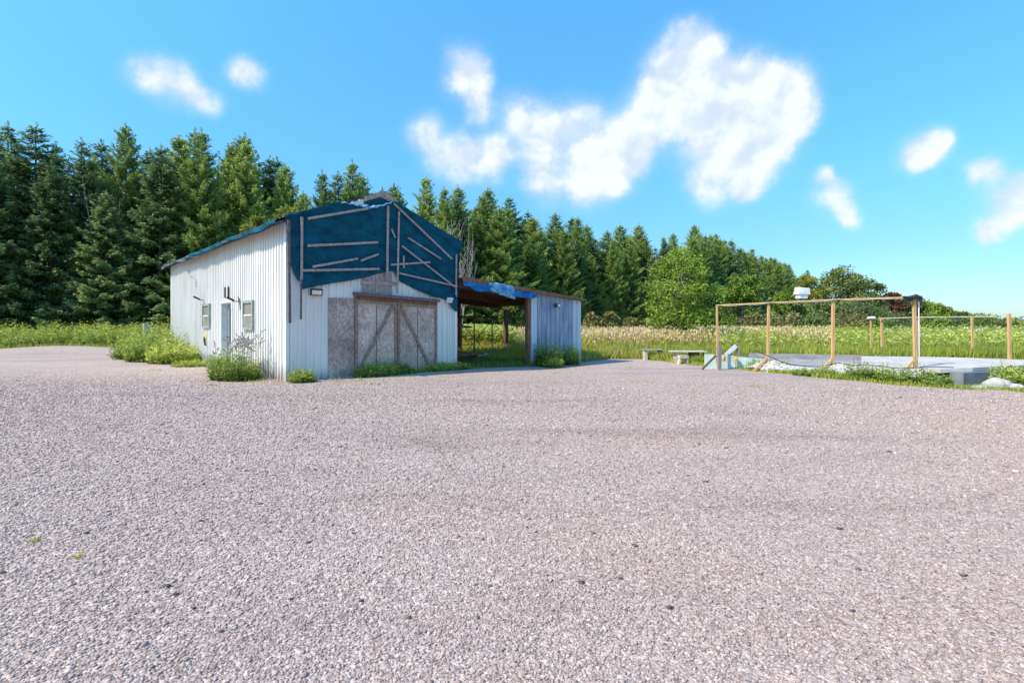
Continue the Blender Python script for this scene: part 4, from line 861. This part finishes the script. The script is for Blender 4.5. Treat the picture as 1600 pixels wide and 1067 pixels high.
# rim of the yard and verge in front of the slab
def strip(pts, width, n, g=rng):
    p = np.array(pts); seg = np.linalg.norm(np.diff(p, axis=0), axis=1); k = g.choice(len(seg), n, p=seg/seg.sum()); t = g.random((n,1)); return p[k]*(1-t)+p[k+1]*t+g.normal(size=(n,2))*width
E = [G(1640,616), G(1500,609), G(1400,602), G(1300,592), G(1200,582), G(1100,571.5), G(1050,565.5), G(1000,560.5), G(950,560)]
P = strip([(a-.0, b_+.22) for a, b_ in E], .16, 5200); blades('verge_grass', P, rng.uniform(.05, .18, len(P)), .015, .45+rng.normal(size=len(P))*.18, 'short green grass verge between the gravel and the slab', 'grass')
P = strip([(-60,27),(-29,26.7),(-24,27.4),(-20.4,27.2),(-18.1,25.8),(-17.1,23.2),(-15.7,21.1),(-13,19.2),(-11,17.8)], .22, 9000); blades('yard_edge_grass', P, rng.uniform(.08, .3, len(P)), .03, .42+rng.normal(size=len(P))*.16, 'short yellow green grass along the left edge of the gravel', 'grass')
vb = [(1206,578,.30,.45,'weeds round the foot of the second front post'),(1225,581,.28,.4,'weeds just right of the second front post'),(1258,588,.35,.28,'low weeds midway between second and third posts'),(1292,588,.4,.32,'weeds at the foot of the third front post'),(1345,594,.35,.62,'tall leafy weed right of the third front post'),
      (1362,594,.3,.45,'leafy weed, second right of the third front post'),(1385,596,.24,.55,'narrow upright weed midway to the corner post'),(1408,599,.3,.5,'leafy weed left of the corner post brace'),(1440,600,.35,.6,'leafy weed at the foot of the corner post'),(1468,603,.4,.35,'low spreading weeds right of the corner post'),
      (1580,600,.5,.55,'bright green weeds beside the pale rocks'),(1600,596,.6,.6,'bright green weeds at the right picture edge'),(1140,573,.3,.3,'weeds before the mint painted wall'),(1168,576,.3,.45,'spiky weeds at the right end of the mint wall'),(1186,578,.3,.42,'weeds between mint wall and second post')]
for (px, py, rd, H, lab) in vb:
    x, y = G(px, py); clump('verge_weed', x, y+rd*.25, rd*.72, H*.85, int(150*rd+25), lab, yellow=.05, nl=12, ls=.085, cat='weed', group='weeds along the slab verge')
for k in range(16):      # tufts coming up through the gravel
    px, py = [(55,850),(122,875),(640,905),(1138,1022),(395,935),(1180,605),(530,598),(575,602),(240,580),(330,603),(410,1040),(1425,760),(868,585),(700,590),(560,596),(985,575)][k]
    if k in (2, 3, 4, 10, 11): continue
    x, y = G(px, py); P = np.array([[x, y]])+rng.normal(size=(26,2))*(.012 if py > 700 else .11); s_ = .6 if py > 700 else 1
    n = len(P); V, Fq = soup(np.c_[P, gz(P[:,0],P[:,1])+.01], rng.normal(size=(n,3))*.5+np.array([0,0,1]), rng.normal(size=(n,3)), rng.uniform(.03,.09,n)*s_, .008 if py > 700 else .02)
    places = ['near the left picture edge','right of the leftmost tuft','in the centre of the foreground','low right of centre','in the left foreground','below the second fence post','before the board panel','before the barn doors','at the left below the wall weeds','left of the large wall bush','at the bottom left','in the right middle of the yard','below the plank wall weeds','before the lean-to opening','between shed corner and doors','below the concrete bench']
    tag(make('grass_tuft', V, Fq, M['grass'], tint=rng.uniform(.4,.8,n)), 'tiny grass tuft in the gravel '+places[k], 'grass', 'tufts in the gravel')

n = 60; px = rng.uniform(0, 1600, n); py = rng.uniform(610, 1000, n); Q = np.array([G(a, b_) for a, b_ in zip(px, py)]); s_ = rng.uniform(.010, .020, n)*(1+.9*Q[:,1]/5)
T = IV[None]*(1+rng.normal(size=(n,12,1))*.3)*s_[:,None,None]*.5; T[:,:,2] *= .45; T[:,:,0] *= 1.5
tag(make('dark_debris', (T+np.c_[Q, yard(Q[:,0], Q[:,1])+.006][:,None,:]).reshape(-1,3), (IF[None]+12*np.arange(n)[:,None,None]).reshape(-1,3), M['bark']), 'small dark bits of bark and clods strewn over the gravel', 'debris', kind='stuff')
# ------------------------------------------------------------------ posts in the weeds at the left
for (px, py, wd, lab) in ((228, 508, .30, 'left grey wooden stump post standing in the goldenrod'), (240, 514, .24, 'right slimmer grey stump post in the goldenrod by the shed')):
    Y = 27.2 if px == 228 else 25.6; X = (px-800)/F*Y; b = B(); r_ = wd/2; H = CAMH+(HZ-py)/F*Y+.08
    b.tube([(0,0,-.1), (.01,0,H*.5), (0,0,H)], [r_*1.05, r_, r_*.95], 10); o = b.make('stump_post', M['grey_wood'], smooth=False); o.location = (X, Y, 0); tag(o, lab, 'post', 'old fence stumps')

# ------------------------------------------------------------------ bench, table, stool
X, Y = G(1021, 562.5); r = thing('garden_bench', 'small weathered bench with a pale straight leg and a dark curved leg', 'bench', gl(X, Y), .05)
b = B(); b.hexa([(-.42,-.13,0),(-.22,-.13,0),(-.22,.13,0),(-.42,.13,0),(-.40,-.13,.41),(-.30,-.13,.41),(-.30,.13,.41),(-.40,.13,.41)]) if False else None
b = B(); b.hexa([(-.42,-.12,0),(-.35,-.12,0),(-.35,.12,0),(-.42,.12,0),(-.42,-.12,.42),(-.28,-.12,.42),(-.28,.12,.42),(-.42,.12,.42)]); b.hexa([(-.31,-.12,0),(-.26,-.12,0),(-.26,.12,0),(-.31,.12,0),(-.38,-.119,.34),(-.30,-.119,.34),(-.30,.119,.34),(-.38,.119,.34)]); b.make('leg', M['pale_wood'], r)
b = B(); pts = [(.14,.42),(.25,.40),(.32,.28),(.33,.12),(.33,0)]
for (a0_, z0_), (a1_, z1_) in zip(pts[:-1], pts[1:]): b.hexa([(a0_-.05,-.13,z1_),(a1_+.09,-.13,z1_),(a1_+.09,.13,z1_),(a0_-.05,.13,z1_),(a0_-.05,-.13,z0_),(a0_+.09,-.13,z0_),(a0_+.09,.13,z0_),(a0_-.05,.13,z0_)])
b.make('curved_leg', M['dark_wood'], r); b = B(); b.box(-.46, .36, -.16, .16, .42, .46); b.make('seat', M['grey_wood'], r)
X, Y = G(1072, 567); r = thing('low_table', 'low wooden picnic table with a long plank top and red-brown legs', 'table', gl(X+.15, Y+.3), -.06)
b = B()
for k in range(4): b.box(-.66, .66, -.30+k*.155, -.155+k*.155, .40, .44)
b.make('tabletop', M['pale_wood'], r)
for (xa, xb, m_) in ((-.50,-.44,'pale_wood'), (.10,.22,'dark_wood'), (.28,.40,'dark_wood')):
    b = B(); b.box(xa, xb, -.22, .22, 0, .40); b.make('leg', M[m_], r)
b = B(); b.bar((.40,0,.05), (.62,0,.38), .05, .05); b.make('brace', M['rough_wood'], r)
X, Y = G(1067, 569); r = thing('low_stool', 'small pale wooden stool with splayed legs before the picnic table', 'stool', gl(X, Y), .1)
b = B(); b.box(-.17, .17, -.12, .12, .22, .34); b.make('seat', M['pale_wood'], r)
for s_ in (-1, 1): b = B(); b.hexa([(s_*.17-.03,-.1,0),(s_*.17+.03,-.1,0),(s_*.17+.03,.1,0),(s_*.17-.03,.1,0),(s_*.12-.03,-.1,.22),(s_*.12+.03,-.1,.22),(s_*.12+.03,.1,.22),(s_*.12-.03,.1,.22)]); b.make('leg', M['pale_wood'], r)

# ------------------------------------------------------------------ fenced foundation at the right
def at(px, Y): return (px-800)/F*Y
front = [(1120, 16.3, 2.04, 577), (1201, 15.5, 2.09, 579), (1302, 14.8, 2.15, 583), (1428, 13.9, 2.18, 590)]
fence = thing('lumber_fence', 'front fence of four orange lumber posts with top rail and braces', 'fence', (at(1120,16.3), 16.3, 0), 0); FO = Vector(fence.location)
tops = []
for i, (px, Y, H, yb) in enumerate(front):
    X = at(px, Y); p = Vector((X, Y, 0))-FO; tops.append(p+Vector((0,0,H))); b = B(); wd = (.050, .062, .070, .072)[i]; lean = (.03, -.03, -.02, .05)[i]
    b.bar(p+Vector((lean,0,-.1)), p+Vector((0,0,H)), wd, wd, (0,1,0)); b.make('post', M['orange_wood'], fence)
    b = B(); b.bar(p+Vector((-.52,-.15,0)), p+Vector((-.03,-.0,.42)), .065, .045, (0,1,0)); b.make('brace', M['orange_wood' if i > 0 else 'rough_wood'], fence)
b = B()
for a, c_ in zip(tops[:-1], tops[1:]): b.bar(a+Vector((0,-.06,-.02)), c_+Vector((0,-.06,-.02)), .03, .032)
b.make('top_rail', M['orange_wood'], fence)
b = B()     # wire mesh
for a, c_ in zip(tops[:-1], tops[1:]):
    for k in range(1, 15):
        z = k/15; b.bar(Vector((a.x,a.y,a.z*z)), Vector((c_.x,c_.y,c_.z*z)), .0010, .0010)
    for k in range(1, 13):
        q = a.lerp(c_, k/13); b.bar(Vector((q.x,q.y,.05)), q, .0010, .0010)
b.make('wire_mesh', M['block'], fence)
b = B(); q = tops[3]; b.tube([q+Vector((.14,0,-2.0)), q+Vector((.13,0,-.05))], .018, 8); b.tube([q+Vector((.14,0,-2.0)), q+Vector((.12,0,-1.7))], .035, 8); b.make('white_pipe', M['white_plastic'], fence)
b = B(); b.tube([q+Vector((-.30,-.02,-.02)), q+Vector((-.15,-.03,-.08)), q+Vector((0,-.07,.0)), q+Vector((.14,-.03,-.06)), q+Vector((.17,0,-.13))], [.03,.075,.06,.07,.03], 9)
b.tube([q+Vector((-.24,-.05,-.05)), q+Vector((-.05,-.09,-.02)), q+Vector((.1,-.06,-.03))], [.04,.06,.04], 7); b.make('netting_bundle', M['black'], fence)
b = B()
for i in range(3):
    a, c_ = tops[i], tops[i+1]; pts = [a.lerp(c_, t)+Vector((0,-.10,-.02-.05*math.sin(t*math.pi)*(1+.5*math.sin(9*t)))) for t in np.linspace(0, 1, 9)]; b.tube(pts, .012, 5)
b.make('loose_cord', M['dead_bark'], fence)
# white box above the rail
Y = 15.25; X = at(1250, Y); z = CAMH+(HZ-467)/F*Y
r = thing('white_box_lamp', 'white two-tier plastic box standing on the fence rail', 'box lamp', (X, Y-.09, z-.03), .15)
b = B(); b.box(-.15, .14, -.12, .12, .04, .18); b.make('lower_housing', M['white_plastic'], r)
b = B(); b.hexa([(-.21,-.15,.17),(.22,-.15,.17),(.22,.15,.17),(-.21,.15,.17),(-.17,-.12,.385),(.21,-.14,.35),(.21,.14,.35),(-.17,.12,.385)]); b.make('upper_housing', M['white_plastic'], r)
b = B(); b.box(-.12, .10, -.03, .03, -.02, .05); b.bar((-.16,0,-.02), (-.13,0,.12), .03, .03); b.make('bracket', M['block'], r); r.scale = (.84, .84, .95)
# rear fence
rear = [(1361, 22.4, 1.60, .055), (1378, 22.0, 1.68, .085), (1433, 21.6, 1.72, .06), (1519, 20.8, 1.74, .065), (1577, 19.0, 1.80, .085)]
rf = thing('rear_lumber_fence', 'rear fence of thin orange posts with a pale rail beyond the slab', 'fence', (at(1361,22.4), 22.4, 0), 0); FO2 = Vector(rf.location); t2 = []
for (px, Y, H, wd) in rear:
    p = Vector((at(px, Y), Y, 0))-FO2; t2.append(p+Vector((0,0,H))); b = B(); b.bar(p+Vector((.02,0,-.1)), p+Vector((-.01,0,H)), wd, wd, (0,1,0)); b.make('post', M['orange_wood'], rf)
b = B(); b.bar(t2[1]+Vector((-.2,-.08,-.02)), t2[2]+Vector((0,-.08,-.02)), .04, .045); b.bar(t2[2]+Vector((0,-.08,-.02)), t2[3]+Vector((.9,-.12,-.02)), .04, .045); b.make('top_rail', M['pale_wood'], rf)
b = B()
for a, c_ in zip(t2[1:-1], t2[2:]):
    for k in range(1, 11): b.bar(Vector((a.x,a.y,a.z*k/11)), Vector((c_.x,c_.y,c_.z*k/11)), .002, .002)
    for k in range(1, 13): q = a.lerp(c_, k/13); b.bar(Vector((q.x,q.y,.05)), q, .002, .002)
b.make('wire_mesh', M['block'], rf)
r = thing('solar_lamp', 'small white topped lamp on the leftmost rear fence post', 'lamp', tuple(FO2+t2[0]+Vector((0,0,.0))), 0)
b = B(); b.box(-.05, .05, -.05, .05, -.0, .05); b.make('base', M['block'], r); b = B(); b.hexa([(-.12,-.1,.05),(.13,-.1,.05),(.13,.1,.05),(-.12,.1,.05),(-.10,-.08,.13),(.12,-.08,.15),(.12,.08,.15),(-.10,.08,.13)]); b.make('lamp_head', M['white_plastic'], r)
Y = 19.0; r = thing('grey_floodlight', 'grey floodlight on a thin pole at the right edge of the picture', 'floodlight', (at(1601, Y), Y, 0), 0)
b = B(); b.tube([(.1,0,-.1), (.1,0,1.6)], .02, 7); b.make('pole', M['pale_wood'], r); b = B(); b.box(-.16, .2, -.05, .03, 1.56, 1.70); h_ = b.make('lamp_head', M['block'], r); b = B(); b.box(-.13, .17, -.056, -.051, 1.59, 1.67); b.make('lens', M['white_plastic'], h_)

# concrete foundation
fd = thing('concrete_foundation', 'raised grey concrete slab and low far wall inside the lumber fence', 'foundation', (0, 0, 0), 0)
def P3(px, py, z): Y = (CAMH-z)*F/(py-HZ); return ((px-800)/F*Y, Y)
SZ = .24
sl_ = [P3(1346,556.5,SZ), P3(1345,571,SZ), P3(1400,573,SZ), P3(1440,576,SZ), P3(1470,577,SZ), P3(1520,574.5,SZ), P3(1600,570.5,SZ), P3(1700,568,SZ), P3(1700,564,SZ), P3(1600,562.5,SZ), P3(1500,558.5,SZ), P3(1430,557,SZ)]
spx = [1346,1345,1400,1440,1470,1520,1600,1700,1700,1600,1500,1430]; spy = [556.5,571,573,576,577,574.5,570.5,568,563,562.0,558.5,557]
zs = [.24+.12*float(sm(p, 1425, 1500)) for p in spx]; sl_ = [P3(a, b_, c_) for a, b_, c_ in zip(spx, spy, zs)]
b = B(); n = len(sl_); b.poly([(x, y, z_-.09) for (x, y), z_ in zip(sl_, zs)]+[(x, y, z_) for (x, y), z_ in zip(sl_, zs)], [list(range(n-1, -1, -1)), list(range(n, 2*n))]+[(i, (i+1) % n, (i+1) % n+n, i+n) for i in range(n)])
slab_o = b.make('slab', M['concrete'], fd)
if True:
    fl_ = [(7.6,16.3),(9.2,14.9),(10.4,13.7),(12.5,13.4),(14.4,19.7),(8.6,20.9)]; b = B(); b.poly([(x, y, -.01) for x, y in fl_]+[(x, y, .02) for x, y in fl_], [list(range(5,-1,-1)), list(range(6,12))]+[(i, (i+1) % 6, (i+1) % 6+6, i+6) for i in range(6)]); b.make('basin_floor', M['old_concrete'], fd)
    x0, y0 = P3(1170,552,.22); x1, y1 = P3(1346,555,.22); b = B(); b.bar((x0, y0, .02), (x1, y1, .02), .2, .40); b.make('far_wall', M['old_concrete'], fd)
    xe_, ye_ = P3(1345,571,SZ); b = B(); b.bar((x1, y1-.12, .05), (xe_, ye_+.02, .05), .06, .34); b.make('edge_board', M['rough_wood'], fd)
    b = B(); b.box(-.0, .0, 0, 0, 0, 0) if False else None
b = B(); q = [(P3(1503,590,-.02)), (P3(1560,583,-.02))]
xa, ya = at(1503, 12.25), 12.25; xb, yb = at(1562, 12.65), 12.65
b.bar((xa, ya+.15, .10), (xb, yb+.15, .10), .3, .32)
for z in (.0,): pass
pier = b.make('block_pier', M['block'], fd)
b = B()
for a_, c_ in ((4,5),(5,6),(6,7)): b.bar((sl_[a_][0], sl_[a_][1]+.10, zs[a_]-.125), (sl_[c_][0], sl_[c_][1]+.10, zs[c_]-.125), .10, .06)
b.make('edge_shade_line', M['black'], fd)  # black bars added as a dark shade line under the slab edge
b = B(); b.bar((at(1440,14.2),14.2,.06), (at(1700,15.2),15.2,.06), .1, .2); b.make('void_shade_backing', M['black'], fd)  # black backing added to paint the shade of the void under the slab
# bank of crushed limestone along the fence line
ctrl = [(1180,.05),(1192,.22),(1205,.26),(1222,.20),(1245,.11),(1280,.09),(1296,.18),(1312,.24),(1340,.20),(1375,.17),(1420,.15),(1440,.20),(1465,.16),(1480,.02)]
def bank(U, Vv):
    px = 1178+U*304; Y0 = 15.75-(px-1178)/304*2.35; Y = Y0+(Vv-.5)*1.5; H = np.interp(px, [c_[0] for c_ in ctrl], [c_[1] for c_ in ctrl]); X = (px-800)/F*Y0
    z = (H+.08)*np.sin(Vv*math.pi)**.7+.035*wob(X, Y, 9, 61)*np.sin(Vv*math.pi)+.015*wob(X, Y, 26, 62)-.03
    return np.stack([X+0*Y, Y, z], 1)
bk = sheet('limestone_bank', 200, 30, bank, M['limestone'], None); tag(bk, kind='structure')
n = 700; U = rng.random(n); Vv = rng.beta(2, 2, n); Q = bank(U, Vv); 
b = B()
s = rng.uniform(.03, .10, n); T = IV[None]*(1+rng.normal(size=(n,12,1))*.18)*s[:,None,None]*.5; T[:,:,2] *= .7; Pn = T+Q[:,None,:]
tag(make('limestone_rubble', Pn.reshape(-1,3), (IF[None]+12*np.arange(n)[:,None,None]).reshape(-1,3), M['rock']), 'broken white stones heaped along the front fence line', 'rubble', kind='stuff')
cab = [(1180,548),(1200,556),(1212,561),(1222,566),(1238,570),(1258,572),(1280,573),(1310,567),(1330,571),(1352,570),(1380,572),(1395,575),(1430,575),(1455,573),(1490,574)]
b = B(); b.tube([(at(p, 14.9-(p-1180)/310*1.7), 14.9-(p-1180)/310*1.7, CAMH+(HZ-q_)/F*(14.9-(p-1180)/310*1.7)) for p, q_ in cab], .012, 6)
tag(b.make('black_cable', M['black']), 'black cable sagging along the white rubble bank', 'cable')
# mint painted wall with orange caps
mw = thing('mint_wall', 'low mint green painted panel wall at the left end of the front fence', 'wall', (at(1102,16.7), 16.7, 0), 0)
Lw = at(1192,16.2)-at(1102,16.7); b = B()
b.hexa([(0,0,-.05),(Lw*.55,-.2,-.05),(Lw*.55,-.12,-.05),(0,.08,-.05),(0,0,.44),(Lw*.55,-.2,.42),(Lw*.55,-.12,.42),(0,.08,.44)])
b.hexa([(Lw*.56,-.22,-.05),(Lw,-.42,-.05),(Lw,-.34,-.05),(Lw*.56,-.14,-.05),(Lw*.56,-.22,.38),(Lw,-.42,.32),(Lw,-.34,.32),(Lw*.56,-.14,.38)])
b.make('panel', M['teal_paint'], mw); b = B(); b.bar((Lw*.42,-.10,.43), (Lw*1.05,-.40,.37), .10, .025); b.make('top_board', M['block'], mw)
for px in (1131, 1150):
    x_ = at(px, 16.35)-at(1102, 16.7); b = B(); b.tube([(x_,-.34,.24), (x_,-.34,.30), (x_,-.34,.39)], [.055,.075,.045], 8); b.make('orange_cap', M['orange'], mw)
X = at(1146, 17.5); r = thing('board_stand', 'small dark frame with a slanted white board behind the mint wall', 'stand', (X, 17.5, 0), 0)
b = B(); b.bar((.13,0,0), (.13,0,.72), .045, .045, (0,1,0)); b.make('upright', M['block'], r); b = B(); b.bar((-.12,0,.35), (-.05,0,.72), .04, .04, (0,1,0)); b.bar((-.1,0,.71), (.15,0,.70), .04, .04); b.make('frame', M['block'], r)
b = B(); b.bar((-.28,-.04,.36), (.08,-.04,.68), .13, .03, (0,1,0)); b.make('slanted_board', M['white_plastic'], r)
X = at(1124, 16.1); r = tag(B().make('x', M['black']) if False else (lambda b: (b.box(-.04,.04,-.04,.04,-.05,.75), b.make('dark_stake', M['block']))[1])(B()), 'short dark stake beside the leftmost front fence post', 'stake'); r.location = (X+.03, 16.15, 0)
# rocks beside the pier
def rock(px, py, sx_, sy_, sz_, seed, lab):
    g = np.random.default_rng(seed); nu, nv = 14, 9; P = []
    for i in range(nu):
        for j in range(nv+1):
            a = 2*math.pi*i/nu; e = -math.pi/2+math.pi*j/nv; P.append((math.cos(e)*math.cos(a), math.cos(e)*math.sin(a), math.sin(e)))
    P = np.array(P); d = 1+.16*wob(P[:,0]*2+P[:,2], P[:,1]*2-P[:,2], 1.6, seed); P = P*d[:,None]*np.array([sx_, sy_, sz_]); f = []
    for i in range(nu):
        for j in range(nv): f.append((i*(nv+1)+j, ((i+1) % nu)*(nv+1)+j, ((i+1) % nu)*(nv+1)+j+1, i*(nv+1)+j+1))
    X, Y = G(px, py); o = make('boulder', P, f, M['rock']); o.location = (X, Y+sy_*.5, sz_*.35); tag(o, lab, 'rock', 'pale rocks beside the slab')
rock(1566, 606, .30, .22, .16, 4, 'largest pale rock beside the grey block pier')
rock(1535, 608, .16, .14, .06, 5, 'small flat pale rock at the left of the large rock')
rock(1590, 607, .20, .18, .08, 6, 'flat pale rock at the right of the large rock')
rock(1520, 598, .12, .10, .07, 8, 'small pale rock under the block pier')
# white sheet in the weeds seen through the lean-to
X, Y = at(728, 30), 30; b = B(); b.hexa([(-.7,-.3,.55),(.55,-.3,.6),(.55,.3,.6),(-.7,.3,.55),(-.65,-.25,.92),(.5,-.25,.80),(.5,.25,.80),(-.65,.25,.92)]); o = b.make('white_tank', M['white_plastic']); o.location = (X, Y, 0)
b2 = B(); b2.box(-.5,.4,-.2,.2,-.1,.56); o2 = b2.make('tank_base', M['grey_wood'], o); tag(o, 'white box shaped tank in the weeds seen through the lean-to', 'tank')
